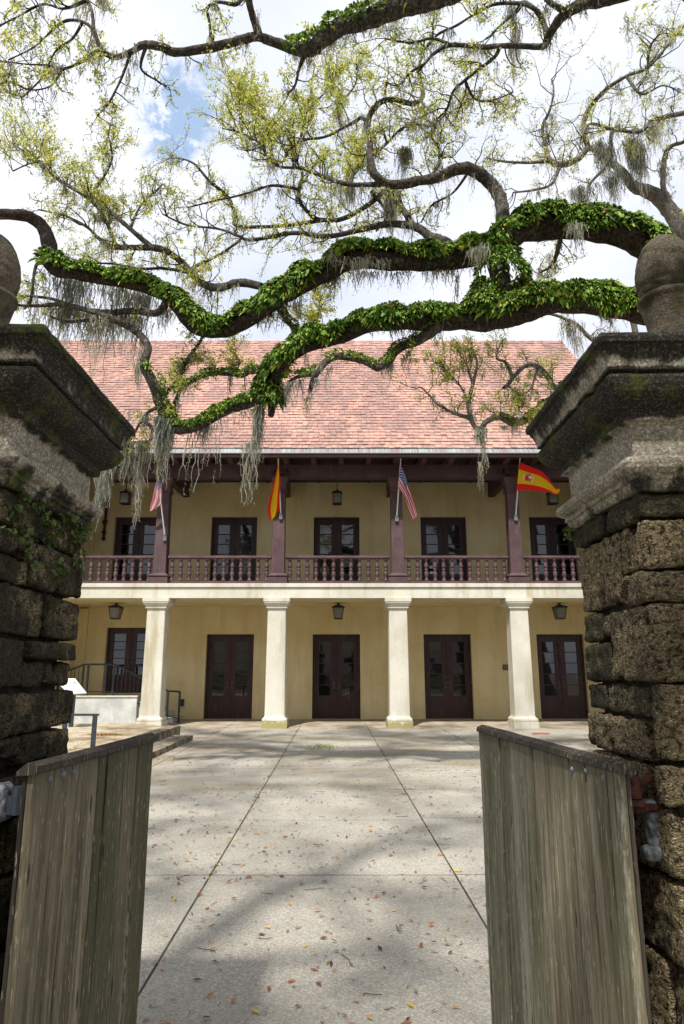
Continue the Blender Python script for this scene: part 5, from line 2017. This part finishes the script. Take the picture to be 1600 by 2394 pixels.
for nm, pts, Y1, dens, ln, lv, upv in SUBS:
    P, R = trace(pts, 10, Y1, 0.18, True, 0, 0.86)
    OA.limb(P, R, 'branch')
    OA.grow(P, R, dens * 2.1, ln * 0.95, lv * 0.95, upv, 0.12)
    WISP.append((P, R, max(2, int(len(P) * 0.16))))
    if nm in ('l2c', 'l2d', 'l2e', 'l2a'):
        MOSSY.append((nm, P, R))

# the high limb that crosses the top of the view, and the right hand high branch
HIGH = [
    ('t1', [(1250, -150, 40), (1100, -45, 34), (1014, -5, 30), (953, 12, 28), (902, 28, 27), (851, 48, 25), (800, 60, 24), (755, 92, 22), (724, 116, 20), (679, 112, 15), (638, 97, 13), (602, 86, 12),
            (566, 92, 12), (531, 103, 12), (459, 117, 12), (408, 122, 12), (378, 110, 11), (337, 105, 11), (306, 122, 8), (265, 134, 7), (235, 110, 6), (219, 71, 5), (194, 51, 4), (158, 48, 4), (128, 66, 3), (80, 110, 2), (20, 140, 2)], 7.6, 9.4, 0.8, 0.5, 9, -0.1),
    ('t1b', [(265, 134, 6), (230, 120, 5), (194, 143, 4), (148, 161, 3), (112, 153, 3), (60, 150, 2), (0, 142, 2)], 9, 9.6, 4.2, 0.7, 15, -0.15),
    ('t1c', [(219, 71, 5), (216, 30, 4), (204, 0, 4), (190, -40, 3)], 9, 9.4, 3.2, 0.6, 14, 0.0),
    ('t1d', [(607, 84, 9), (592, 40, 8), (582, 0, 8), (578, -40, 8)], 9, 8.0, 0.4, 0.4, 4, 0.0),
    ('t1e', [(495, 105, 4), (490, 51, 3.5), (485, 20, 3.5), (510, 5, 4), (551, 10, 5), (570, -10, 5)], 9, 8.4, 1.6, 0.5, 9, 0.0),
    ('t1f', [(306, 130, 4), (286, 179, 3), (255, 240, 2.5), (228, 270, 2)], 9, 9.4, 4.0, 0.5, 2.5, -0.2),
    ('t1h', [(345, 115, 4), (330, 160, 3), (370, 190, 2), (395, 205, 2)], 9, 9.2, 3.0, 0.4, 4, -0.2),
    ('t1i', [(148, 161, 3), (120, 200, 2), (70, 210, 2), (20, 190, 2), (-20, 210, 2)], 9, 9.6, 4.0, 0.45, 4, -0.2),
    ('t1j', [(204, 0, 4), (150, 20, 3), (100, 10, 3), (40, 40, 2), (0, 60, 2)], 9, 9.4, 5.0, 0.7, 16, 0.0),
    ('t1k', [(715, 120, 7), (700, 160, 4), (690, 200, 3), (672, 220, 2)], 9, 8.6, 3.0, 0.5, 8, -0.1),
    ('t1l', [(194, 51, 3), (170, 90, 3), (130, 120, 2), (100, 180, 2), (50, 230, 2)], 9, 9.8, 3.6, 0.45, 4, -0.2),
    ('r1', [(1560, -70, 22), (1500, -28, 20), (1417, -2, 18), (1361, 10, 17), (1325, 31, 15), (1300, 56, 13), (1280, 92, 11), (1269, 108, 9), (1208, 107, 8), (1167, 107, 7), (1127, 110, 7), (1055, 105, 6), (1019, 122, 5), (994, 148, 4), (979, 168, 3)], 8.2, 10.0, 1.4, 0.6, 6, 0.0),
    ('r1b', [(1280, 90, 7), (1274, 60, 7), (1262, 35, 7), (1249, 20, 6), (1223, 8, 6), (1205, 30, 5), (1170, 60, 3), (1140, 90, 2)], 9, 9.6, 1.0, 0.5, 5, 0.0),
    ('r1c', [(1223, 8, 4), (1157, 10, 4), (1106, 36, 3), (1065, 61, 3), (1025, 80, 3), (1000, 110, 2)], 9, 10, 3.6, 0.7, 11, -0.05),
    ('r1d', [(1167, 108, 5), (1157, 133, 4), (1106, 173, 4), (1086, 189, 4), (1060, 214, 3), (1045, 255, 3), (1019, 281, 2)], 9, 10.4, 4.2, 0.75, 12, -0.05),
    ('r1e', [(1086, 189, 3), (1110, 230, 3), (1150, 235, 2), (1200, 215, 2)], 9, 10.4, 4.6, 0.7, 12, -0.1),
    ('r1f', [(1325, 30, 7), (1285, 5, 7), (1270, -20, 7)], 9, 8.6, 0.5, 0.4, 4, 0.0),
    ('r1g', [(1055, 105, 4), (1010, 90, 3), (960, 100, 3), (900, 90, 2)], 9, 10.2, 4.4, 0.8, 14, 0.0),
    ('r1h', [(994, 148, 3), (960, 170, 3), (930, 200, 2), (900, 190, 2)], 9, 10.6, 4.4, 0.8, 13, -0.1),
]
i0 = len(PLACED)
for nm, pts, Y0, Y1, dens, ln, lv, upv in HIGH:
    own = nm not in ('t1', 'r1')
    if own:
        keepP = PLACED[:]
        PLACED[:] = PLACED[i0:]
        P, R = trace(pts, Y0, Y1, 0.15, True)
        PLACED[:] = keepP + PLACED[len(keepP) - i0:]
    else:
        P, R = trace(pts, Y0, Y1, 0.15, False, 0, 0.82)
    OA.limb(P, R, 'branch' if own else 'limb')
    OA.grow(P, R, dens * 2.1, ln * 0.95, lv * 0.95, upv, 0.3 if not own else 0.1)
    WISP.append((P, R, max(2, int(len(P) * 0.16))))
    if nm == 't1':
        PT1, RT1 = P, R
        q = bez(np.array([(7.0, 8.2, 8.2, 0.33), (6.9, 7.9, 10.6, 0.30), (5.2, 7.7, 12.6, 0.27), tuple(P[0]) + (R[0],), tuple(P[3]) + (R[3],)]), 16)
        OA.limb(q[:, :3], q[:, 3], 'limb')
    if nm == 'r1':
        q = bez(np.array([(7.0, 8.3, 7.9, 0.25), (6.4, 8.25, 9.6, 0.18), tuple(P[0]) + (R[0],), tuple(P[3]) + (R[3],)]), 16)
        OA.limb(q[:, :3], q[:, 3], 'limb')
n_leaf = OA.finish(0.050)

# second oak, greyer and farther, to the right
OC = Tree('live_oak', (8.9, 15.5, 0), 'greyer live oak rising behind the right pillar and its acorn finial', bark='bark_grey', leaf='leaf_grey', seed=33)
i0 = len(PLACED)
CB = [
    ('c1', [(1760, 900, 26), (1690, 720, 22), (1640, 610, 20), (1600, 545, 18), (1565, 490, 18), (1535, 459, 16), (1504, 444, 14), (1479, 434, 12), (1453, 398, 9), (1422, 378, 7), (1390, 360, 4)], 14.5, 14.0, 1.5, 0.7, 6, 0.0),
    ('c2', [(1560, 462, 8), (1550, 434, 6), (1555, 367, 6), (1570, 342, 5), (1600, 332, 4), (1640, 320, 3)], 14, 14.0, 2.0, 0.8, 8, 0.1),
    ('c3', [(1422, 378, 7), (1400, 355, 7), (1376, 347, 7), (1351, 372, 7), (1315, 385, 7), (1285, 372, 6), (1274, 332, 5), (1269, 296, 4), (1285, 260, 3), (1295, 215, 2), (1290, 185, 2)], 14, 13.5, 3.0, 0.9, 8, 0.2),
    ('c3b', [(1285, 372, 5), (1244, 380, 4), (1183, 378, 3), (1140, 370, 2)], 14, 13.5, 2.6, 0.7, 6, 0.1),
    ('c3c', [(1312, 388, 4), (1290, 430, 3), (1249, 444, 3), (1200, 450, 2)], 14, 13.5, 2.8, 0.7, 6, 0.0),
    ('c3d', [(1376, 347, 6), (1366, 306, 6), (1371, 265, 5), (1412, 214, 5), (1463, 179, 4), (1514, 158, 4), (1565, 102, 3), (1600, 60, 3)], 14, 13.0, 3.2, 0.95, 9, 0.2),
    ('c4', [(1650, 255, 7), (1610, 262, 6), (1529, 281, 5), (1499, 306, 5), (1458, 306, 4), (1427, 301, 4), (1380, 290, 3), (1360, 320, 2)], 13.6, 13.0, 3.8, 0.9, 10, 0.1),
    ('c5', [(1463, 179, 4), (1500, 220, 3), (1550, 200, 2), (1590, 215, 2)], 13, 13.0, 4.2, 0.9, 12, 0.15),
    ('c6', [(1514, 158, 3), (1520, 110, 3), (1550, 70, 2)], 13, 12.6, 4.5, 0.8, 14, 0.2),
    ('c7', [(1430, 310, 4), (1420, 380, 4), (1380, 430, 3), (1370, 470, 3)], 13.4, 13.5, 1.5, 0.5, 4, 0.0),
    ('d1', [(1420, 860, 13), (1370, 890, 11), (1330, 902, 10), (1310, 924, 9), (1259, 963, 8), (1223, 986, 7), (1198, 991, 7), (1167, 975, 7), (1137, 986, 7), (1121, 1006, 6), (1101, 981, 5), (1096, 940, 5), (1106, 899, 4), (1116, 853, 3), (1110, 825, 2)], 13.0, 12.6, 1.6, 0.6, 10, 0.1),
    ('d1b', [(1104, 975, 5), (1060, 965, 4), (1024, 945, 3), (1004, 924, 2), (985, 905, 2)], 12.6, 12.4, 2.4, 0.6, 8, 0.15),
    ('d1c', [(1101, 940, 3), (1075, 900, 2), (1045, 870, 2), (1030, 850, 1.5)], 12.6, 12.5, 6.0, 0.55, 17, 0.25),
    ('d1d', [(1106, 899, 3), (1090, 850, 2), (1075, 830, 2)], 12.6, 12.5, 6.0, 0.6, 17, 0.25),
    ('d2', [(1330, 905, 8), (1300, 909, 7), (1280, 879, 6), (1259, 858, 6), (1234, 853, 5), (1208, 873, 5), (1188, 899, 5), (1178, 906, 4)], 12.9, 12.4, 3.5, 0.6, 14, 0.1),
    ('d2b', [(1200, 880, 4), (1183, 848, 4), (1162, 838, 3), (1165, 815, 2)], 12.6, 12.3, 3.5, 0.55, 10, 0.2),
    ('d2c', [(1259, 858, 3), (1240, 910, 2), (1210, 930, 2), (1215, 960, 1.5)], 12.6, 12.5, 5.0, 0.5, 16, 0.0),
    ('d3', [(1450, 850, 6), (1380, 790, 5), (1350, 760, 5), (1320, 745, 4), (1290, 735, 3), (1255, 735, 2)], 13.5, 13.0, 1.6, 0.6, 4, 0.0),
    ('d4', [(1490, 800, 8), (1470, 730, 6), (1420, 745, 4), (1400, 720, 3)], 13.5, 13.0, 2.0, 0.6, 5, 0.0),
]
for nm, pts, Y0, Y1, dens, ln, lv, upv in CB:
    own = nm not in ('c1', 'c4', 'd1', 'd3', 'd4')
    if own:
        keepP = PLACED[:]
        PLACED[:] = PLACED[i0:]
        P, R = trace(pts, Y0, Y1, 0.15, True)
        PLACED[:] = keepP + PLACED[len(keepP) - i0:]
    else:
        P, R = trace(pts, Y0, Y1, 0.15, False)
        T0 = {'c1': (8.9, 15.3, 4.6), 'c4': (9.0, 14.6, 11.0), 'd1': (8.8, 15.2, 5.2), 'd3': (8.8, 15.2, 6.2), 'd4': (8.9, 15.0, 7.2)}[nm]
        mid = (np.array(T0) + P[0]) / 2 + np.array([0, 0, 0.3])
        q = bez(np.array([T0 + (R[0] * 1.7,), tuple(mid) + (R[0] * 1.3,), tuple(P[0]) + (R[0],), tuple(P[2]) + (R[2],)]), 18)
        OC.limb(q[:, :3], q[:, 3], 'limb')
        if nm == 'd1':
            PD1, RD1 = P, R
        if nm == 'c1':
            PC1 = P
    WISP.append((P, R, max(2, int(len(P) * 0.25))))
    OC.limb(P, R, 'limb' if nm in ('c1', 'd1', 'c4') else 'branch')
    OC.grow(P, R, dens * 2.1, ln * 0.95, lv * 0.95, upv, 0.12)
q = bez(np.array([(9.2, 15.7, -0.1, 0.62), (9.05, 15.6, 0.8, 0.46), (8.9, 15.4, 2.6, 0.40), (8.85, 15.2, 5.0, 0.36), (8.9, 15.0, 7.6, 0.28), (9.0, 14.6, 11.0, 0.2), (9.1, 14.4, 13.0, 0.12)]), 34)
OC.limb(q[:, :3], q[:, 3], 'trunk')
OC.finish(0.052)

# ferns on the limbs
rf = np.random.default_rng(77)
fern_mat(P1, R1, 4300, 'dense green fern mat along the upper arching limb', rf, 0.0, 0.80, 1.0, 0.09, 0.21)
fern_mat(P2, R2, 4600, 'dense green fern mat along the lower arching limb', rf, 0.0, 0.97, 1.0, 0.09, 0.21)
fern_mat(P3, R3, 2400, 'fern mat on the low limb in front of the roof', rf, 0.0, 0.42, 0.8, 0.05, 0.12)
fern_mat(P3, R3, 500, 'small fern tuft where the low limb turns upward', rf, 0.42, 0.50, 0.8, 0.04, 0.09)
fern_mat(P4, R4 * 1.9, 4500, 'rounded yellow green fern mound bridging the two limbs', rf, 0.0, 1.0, 1.4, 0.06, 0.13, 2.2)
fern_mat(PT1, RT1, 650, 'dark fern tufts on the high limb at the top', rf, 0.0, 0.42, 1.0, 0.05, 0.12, 1.6)
fern_mat(PD1, RD1, 1100, 'sparse ferns on the small branch over the right end of the roof', rf, 0.05, 0.55, 0.6, 0.04, 0.09)
for nm, P, R in MOSSY:
    fern_mat(P, R, 800, {'l2c': 'thin fern growth on the drooping broken branch', 'l2d': 'thin fern growth on the short stub branch', 'l2e': 'fern growth on the branch rising from the lower limb',
                         'l2a': 'fern tufts on the thin branch left of the limb bend'}[nm], rf, 0.0, 0.8, 0.6, 0.04, 0.09)


# spanish moss
def moss(label, pts, Y, n, lmin, lmax, spread=0.05, hair=2, shape=None, grp='spanish moss hanging from the oak limbs', kind=None):
    A = [at(p[0], p[1], p[2] if len(p) > 2 else Y) for p in pts]
    V, F = moss_geo(A, n, lmin, lmax, rgm, spread, hair, shape)
    o = mesh_np('spanish_moss', V, F, M['moss'], False, None, origin=np.array(A[0]), label=label, cat='spanish moss', group=grp)
    if kind:
        o['kind'] = kind
    return o


PXM = 10.9 / 1600.0      # metres per photo pixel at the low limb
moss('thick grey moss beard hanging from the low limb in front of the gallery beam', [(372, 975), (385, 985), (402, 985)], 10.6, 300, 0.5, 1.12, 0.045)
moss('pale moss tassel hanging beside the left pillar cap down over the ochre wall', [(232, 1070), (250, 1072), (262, 1070)], 10.7, 210, 0.4, 1.35, 0.035, 2.5, lambda u: 1.15 - 0.5 * u)
moss('ragged moss strands hanging from the thin twig left of the thick beard', [(288, 1036), (312, 1036), (348, 1034)], 10.8, 200, 0.25, 0.8, 0.05)
moss('long narrow moss streamer ending beside the upper left door', [(326, 1080), (331, 1080)], 10.8, 70, 0.6, 1.0, 0.022, 3)
moss('double moss tassel hanging from the bend of the lower limb over the eave', [(598, 955), (612, 950)], 10.5, 170, 0.5, 1.2, 0.03, 2)
moss('forked moss wisps below the double tassel', [(572, 1040), (600, 1030)], 10.5, 26, 0.3, 0.95, 0.02, 3)
moss('moss plume dangling from the small branch before the roof', [(1116, 1000), (1128, 1000)], 12.6, 150, 0.5, 0.85, 0.028)
moss('thin moss tail continuing below the plume over the eave', [(1120, 1080), (1126, 1080)], 12.6, 16, 0.3, 0.62, 0.012, 3)
moss('short moss fringe under the ferned low limb', [(425, 1012), (485, 995), (545, 965), (610, 955)], 10.6, 130, 0.1, 0.5, 0.03)
moss('thin moss strands crossing the eave below the low limb', [(430, 1012), (470, 1000), (520, 980)], 10.6, 22, 0.4, 0.95, 0.02, 2.5)
moss('wide moss curtain hanging under the left end of the upper limb', [(120, 645), (200, 660), (300, 680), (350, 695)], 11.2, 620, 0.3, 1.35, 0.11)
moss('moss curtain draped over the bare left branches', [(90, 705), (160, 720), (230, 735), (300, 735), (335, 760)], 11.3, 560, 0.25, 1.05, 0.12)
moss('moss clump at the knee of the upper limb above the roof', [(375, 710), (400, 730)], 11.0, 80, 0.2, 0.62, 0.04)
moss('moss tail on the bent bare branch at the left of the roof', [(332, 800), (325, 860), (318, 830)], 10.9, 60, 0.15, 0.55, 0.04)
moss('grey moss fringe below the middle of the upper limb', [(640, 715), (700, 690), (760, 655), (800, 640)], 10.2, 130, 0.08, 0.5, 0.05)
moss('ragged moss under the upper limb right of its middle', [(800, 640), (870, 635), (960, 635), (1040, 630), (1120, 620)], 9.8, 260, 0.06, 0.4, 0.05)
moss('moss trailing over the ferns of the upper limb', [(770, 600), (790, 590), (820, 590)], 9.7, 60, 0.1, 0.42, 0.05)
moss('dark moss bag hanging in mid crown left of the tall tassel', [(783, 430), (810, 436), (835, 440)], 11.3, 130, 0.2, 0.62, 0.09)
moss('tall grey moss tassel hanging in the centre of the crown', [(905, 445), (920, 445), (930, 448)], 11.2, 300, 0.5, 1.1, 0.05)
moss('pale moss drape above the central bend of the crown', [(935, 355), (950, 350), (965, 362)], 11.3, 220, 0.25, 0.8, 0.05)
moss('moss clump among the twigs upper right of the crown centre', [(970, 290), (1000, 285), (1025, 290)], 11.6, 70, 0.12, 0.5, 0.06)
moss('long thin moss streamer falling from the top right branch', [(1193, 0), (1205, 60), (1203, 105)], 9.6, 120, 0.4, 0.95, 0.03, 2.5)
moss('fine moss tail below the right high branch', [(1194, 110), (1197, 115)], 9.6, 16, 0.3, 0.68, 0.012, 3)
moss('dark moss streamer at the top left', [(235, -10), (248, -5), (250, 10)], 9.2, 70, 0.3, 0.62, 0.03)
moss('moss tuft hanging at the elbow of the high limb', [(685, 118), (705, 128), (735, 130)], 9.0, 90, 0.1, 0.42, 0.05)
moss('shaggy moss along the underside of the high limb', [(770, 100), (830, 70), (900, 50), (980, 25), (1040, 10)], 8.2, 200, 0.05, 0.3, 0.06)
moss('thin moss thread hanging in the open sky at the upper right', [(1464, 40), (1464, 46)], 11.5, 7, 0.5, 0.9, 0.01, 4)
moss('heavy moss beard on the grey oak behind the right pillar', [(1460, 330), (1485, 330), (1500, 360)], 13.6, 420, 0.5, 1.5, 0.06)
moss('loose moss skirt on the grey oak left of the heavy beard', [(1340, 445), (1380, 440), (1430, 420), (1450, 400)], 13.7, 420, 0.2, 0.85, 0.09)
moss('moss strands left of the heavy beard in the grey oak', [(1395, 330), (1415, 340), (1432, 360)], 13.5, 200, 0.3, 1.0, 0.06)
moss('moss trail on the upright limb at the right edge', [(1545, 370), (1552, 400)], 14, 60, 0.2, 0.7, 0.04)
moss('pale moss tangle in the open sky above the right pillar cap', [(1325, 750), (1345, 762), (1352, 790)], 13.2, 110, 0.15, 0.62, 0.07)
moss('grey moss matted on the ferns near the middle of the upper limb', [(1040, 590), (1080, 585), (1130, 580)], 9.1, 110, 0.1, 0.38, 0.06)
moss('grey moss matted over the left middle of the upper limb', [(790, 600), (840, 610), (900, 612)], 9.5, 110, 0.1, 0.35, 0.07)
moss('moss fringe below the valley of the upper limb', [(600, 750), (650, 725), (700, 700)], 10.4, 130, 0.1, 0.45, 0.05)
moss('pale moss veil drifting below the bare twigs left of the crown centre', [(560, 450), (640, 440), (700, 450)], 12.0, 60, 0.1, 0.4, 0.06)
moss('moss hanging from the upper right high branch', [(1060, 110), (1110, 112), (1160, 110)], 10.0, 90, 0.1, 0.42, 0.05)
moss('long pale moss strands along the left part of the high branch', [(60, 150), (110, 155), (150, 160)], 9.6, 60, 0.1, 0.4, 0.06)
moss('grey moss in the twigs at the top centre', [(860, 60), (900, 60), (960, 70)], 9.8, 90, 0.1, 0.5, 0.07)
moss('moss strings dropping from the second oak near the right edge', [(1500, 310), (1530, 290), (1570, 280)], 13.2, 130, 0.2, 1.0, 0.08)
moss('pale moss shreds before the roof under the short stub branch', [(673, 894), (700, 885), (735, 885)], 10.1, 50, 0.1, 0.5, 0.03)
moss('thin moss strands below the left curtain down to the roof', [(200, 740), (260, 745), (330, 800)], 11.0, 120, 0.4, 1.3, 0.08)
moss('moss wisps below the lower limb near its left bend', [(660, 880), (640, 930)], 10.5, 50, 0.1, 0.4, 0.03)
moss('moss under the broken drooping branch', [(905, 855), (925, 845), (950, 830), (975, 800)], 9.8, 70, 0.08, 0.42, 0.03)
moss('moss wisps on the small branch at the right end of the roof', [(1170, 995), (1200, 998), (1230, 990), (1270, 975)], 12.7, 70, 0.1, 0.45, 0.03)
moss('moss thread through the gap below the fern mound', [(1065, 640), (1068, 645)], 9.6, 12, 0.3, 0.6, 0.015, 3)
moss('moss lying over the ferns at the right of the upper limb', [(1330, 530), (1345, 525), (1360, 530)], 8.7, 60, 0.15, 0.5, 0.04)
moss('moss sprays along the lower limb underside', [(820, 790), (900, 770), (980, 765), (1050, 775)], 9.7, 70, 0.05, 0.3, 0.04)
moss('moss haze among the lower left twigs behind the pillar cap', [(290, 960), (330, 955), (350, 975)], 10.9, 60, 0.1, 0.4, 0.05)

Vw, Fw, ow = [], [], 0
rw = np.random.default_rng(91)
for (P, R_, nn) in WISP:
    for _ in range(nn):
        i = int(rw.integers(1, len(P)))
        a = P[i] + rw.normal(size=3) * 0.05
        V, F = moss_geo([a, a + rw.normal(size=3) * 0.07], int(rw.integers(3, 14)), 0.06, float(rw.uniform(0.15, 0.5)), rw, 0.015, 2)
        Vw.append(V)
        Fw.append(F + ow)
        ow += len(V)
mesh_np('spanish_moss', np.vstack(Vw), np.vstack(Fw), M['moss'], False, None, kind='stuff', label='fine grey moss wisps hanging all through the twigs of the oaks', cat='spanish moss')

# ivy under the left cap, small greens on the right cap
riv = np.random.default_rng(9)


def ivy(n, x, y0, y1, z0, z1, side, label, sz):
    y = y0 + (y1 - y0) * riv.random(n)
    zt = riv.random(n) ** 1.6
    z = z1 - (z1 - z0) * zt
    keep = np.array([mnoise.noise(Vector((a * 9, b * 9, 0))) > -0.12 + 0.35 * c for a, b, c in zip(y, z, zt)])
    y, z = y[keep], z[keep]
    m = len(y)
    P = np.stack([np.full(m, x) + side * riv.uniform(0.0, 0.035, m), y, z], 1)
    D = np.stack([side * riv.uniform(0.1, 0.9, m), riv.normal(0, 0.6, m), riv.normal(-0.5, 0.5, m)], 1)
    L = riv.uniform(0.5, 1.3, m) * sz
    V, F = leaf_quads(P, D, L, L * 0.8, riv, 0.1)
    mesh_np('ivy', V, F, M['ivy'], False, None, kind='stuff', label=label, cat='ivy')


ivy(900, XL, 2.03, 2.66, 1.93, 2.155, 1, 'small leaved ivy spreading below the left pillar cap', 0.021)
ivy(120, XR + 0.0, 2.665, 2.70, 2.04, 2.16, -1, 'tiny green sprig at the far edge of the right pillar below its cap', 0.014)

# fallen leaves, twigs, weeds
rl = np.random.default_rng(15)
n = 7800
Y = 3.2 + (20.5 - 3.2) * rl.random(n) ** 1.15
X = rl.uniform(-1, 1, n) * (1.2 + Y * 0.42)
jj = rl.random(n) < 0.10
X[jj] = rl.choice([-0.985, 0.985, -3.1, 3.05], jj.sum()) + SKEW * Y[jj] + rl.normal(0, 0.03, jj.sum())
jj = rl.random(n) < 0.05
X[jj] = -3.48 + np.abs(rl.normal(0, 0.06, jj.sum()))
dens = np.array([mnoise.noise(Vector((a * 0.5, b * 0.5, 2))) for a, b in zip(X, Y)])
k = dens + rl.uniform(-0.5, 0.5, n) > -0.18
X, Y = X[k], Y[k]
n = len(X)
Z = np.where((X < -4.05) & (Y > 5.2) & (Y < 17.6), 0.275, np.where((X < -3.55) & (Y > 5.2) & (Y < 17), 0.112, 0.006))
P = np.stack([X, Y, Z], 1)
a = rl.uniform(0, 6.28, n)
D = np.stack([np.cos(a), np.sin(a), rl.uniform(0.0, 0.35, n)], 1)
L = rl.uniform(0.025, 0.068, n)
S = np.stack([-np.sin(a), np.cos(a), rl.normal(0, 0.25, n)], 1)
W = (L * rl.uniform(0.26, 0.42, n))[:, None]
Lc = L[:, None]
mid = P + D * Lc * 0.5
V = np.stack([P, mid + S * W * 0.5 + np.array([0, 0, 0.004]), P + D * Lc, mid - S * W * 0.5 + np.array([0, 0, 0.002])], 1).reshape(-1, 3)
V[:, 2] = np.maximum(V[:, 2], np.repeat(Z, 4) - 0.001)
F = np.arange(n)[:, None] * 4 + np.array([[0, 1, 2, 3]])
mesh_np('fallen_leaves', V, F, M['litter'], False, None, kind='stuff', label='dry red brown oak leaves scattered over the paving', cat='fallen leaves')
b = MB()
for _ in range(95):
    y = 3.4 + 9 * rl.random()
    x = rl.uniform(-1, 1) * (0.4 + y * 0.28)
    a = rl.uniform(0, 6.28)
    Ln = rl.uniform(0.03, 0.16)
    m_ = 5
    pts = []
    for q in range(m_):
        t = q / (m_ - 1)
        pts.append((x + math.cos(a) * Ln * t + rl.normal() * 0.004, y + math.sin(a) * Ln * t + rl.normal() * 0.004, 0.007 + abs(rl.normal()) * 0.002))
    b.tube(pts, 0.0022, 4, False)
b.build('fallen_twigs', M['bark'], None, kind='stuff', label='thin dark twigs lying on the paving', cat='twigs')


def tuft(cx, cy, z, rx, ry, n, h, m, label, name='weeds', cat='weeds'):
    x = cx + rl.normal(size=n) * rx
    y = cy + rl.normal(size=n) * ry
    P = np.stack([x, y, np.full(n, z)], 1)
    D = np.stack([rl.normal(0, 0.5, n), rl.normal(0, 0.5, n), np.full(n, 0.8)], 1)
    L = rl.uniform(0.4, 1.2, n) * h
    V, F = leaf_quads(P, D, L, L * 0.3, rl, 0.4)
    mesh_np(name, V, F, m, False, None, kind='stuff', label=label, cat=cat)


tuft(-0.42, 15.4, 0.003, 0.17, 0.22, 420, 0.05, M['grass'], 'low patch of green weeds growing in the middle of the courtyard')
tuft(0.19, 9.45, 0.003, 0.05, 0.03, 40, 0.04, M['grass'], 'tiny green sprig on the paving nearer than the weed patch')
tuft(-5.05, 15.2, 0.265, 0.16, 0.07, 260, 0.06, M['litter'], 'small heap of dry brown leaves on the terrace', 'leaf_heap', 'leaf heap')
tuft(-4.8, 15.25, 0.265, 0.10, 0.05, 80, 0.05, M['ivy'], 'green bits beside the leaf heap on the terrace', 'leaf_heap', 'leaf heap')


# ================================================================ BEHIND THE VIEWER (seen in the door panes, shades the gateway)
OB = Tree('live_oak', (-4.6, -2.5, 0), 'spreading live oak standing behind the viewer, shading the gateway', seed=44)
q = bez(np.array([(-4.8, -2.7, -0.1, 0.6), (-4.6, -2.5, 1.5, 0.45), (-4.3, -2.2, 3.6, 0.42), (-3.8, -1.8, 5.2, 0.36), (-3.0, -1.2, 6.6, 0.28)]), 24)
OB.limb(q[:, :3], q[:, 3], 'trunk')
rb = np.random.default_rng(3)
for (ax, ay, az, L0) in ((0.9, 0.2, 0.20, 7.5), (0.7, 0.55, 0.28, 6.0), (0.35, -0.5, 0.3, 5.5), (-0.8, 0.1, 0.35, 5.0), (0.9, -0.25, 0.35, 7.0), (0.2, 0.45, 0.6, 5.0), (-0.5, -0.6, 0.3, 5.0)):
    p0 = np.array([-3.4, -1.5, 6.0]) + rb.normal(size=3) * 0.2
    pts, rad, dl = OB.walk(p0, np.array([ax, ay, az]), L0, 14, 0.2, 0.04, 0.17, 0.0)
    pts[:, 2] = np.maximum(pts[:, 2], np.maximum(5.6, 2.2 + 1.25 * pts[:, 1] + 1.6))
    OB.limb(pts, rad, 'limb')
    for kx in range(6):
        j = int(rb.integers(3, 14))
        d = rb.normal(size=3) * np.array([1, 1, 0.35])
        p2, r2, _ = OB.walk(pts[j], d, rb.uniform(1.4, 2.6), 8, rad[j] * 0.6, 0.012, 0.25, 0.0)
        p2[:, 2] = np.maximum(p2[:, 2], np.maximum(5.2, 2.0 + 1.25 * p2[:, 1] + 1.6))
        OB.limb(p2, r2, 'branch')
        OB.grow(p2, r2, 3.6, 0.8, 9, 0.05, 0.1)
# high outer boughs above the gateway
for kx in range(84):
    y = rb.uniform(-2.5, 6.5)
    p0 = np.array([rb.uniform(-6.5, 5.5), y, max(6.5, 1.6 + 1.25 * y + 2.2) + rb.uniform(0, 2.0)])
    p2, r2, _ = OB.walk(p0, rb.normal(size=3) * np.array([1, 1, 0.2]), rb.uniform(1.6, 3.2), 9, 0.05, 0.012, 0.25, 0.0)
    p2[:, 2] = np.maximum(p2[:, 2], 1.6 + 1.25 * p2[:, 1] + 1.5)
    OB.limb(p2, r2, 'branch')
    OB.grow(p2, r2, 3.0, 0.9, 5, 0.05, 0.1)
OB.finish(0.085)

hb = np.random.default_rng(8)
n = 16000
X = hb.uniform(-14, 14, n)
P = np.stack([X, -9.5 + hb.normal(0, 0.5, n), hb.uniform(0.05, 1.5, n) + 0.15 * np.sin(X * 2.1)], 1)
V, F = leaf_quads(P, hb.normal(size=(n, 3)) + np.array([0, 0.6, 0.3]), hb.uniform(0.08, 0.16, n), hb.uniform(0.05, 0.09, n), hb)
mesh_np('hedge', V, F, M['ivy'], False, None, label='clipped green hedge across the lane behind the viewer', cat='hedge')
sh = empty('town_house', (0, -26, 0), 'plain pale two storey house across the lane behind the viewer', 'building')
wins = [(x - 0.6, x + 0.6, z, z + 1.8) for x in (-15, -11, -7, -3, 1, 5, 9, 13) for z in (1.0, 4.6)]
b = MB()
panel_grid(b, -18, 16, 0, 8.2, 22.0, wins, 0.15)
V_ = np.vstack(b.v)
V_[:, 1] = -V_[:, 1]
b2 = MB()
b2.v = [V_]
b2.f = b.f
b2.n = b.n
b2.build('wall', M['cream'], sh)
for (a, c, z0, z1) in wins:
    w_ = MB()
    w_.quad((a, -22.1, z0), (c, -22.1, z0), (c, -22.1, z1), (a, -22.1, z1))
    w_.build('window', M['glass'], sh)
b = MB()
b.add([(-18.6, -21.4, 8.2), (16.6, -21.4, 8.2), (16.6, -26, 11.5), (-18.6, -26, 11.5), (-18.6, -30.6, 8.2), (16.6, -30.6, 8.2)], [(0, 1, 2, 3), (3, 2, 5, 4)])
b.build('roof', M['tile'], sh)
print('leaves', n_leaf, 'tris', sum(len(o.data.polygons) for o in SC.objects if o.type == 'MESH'))
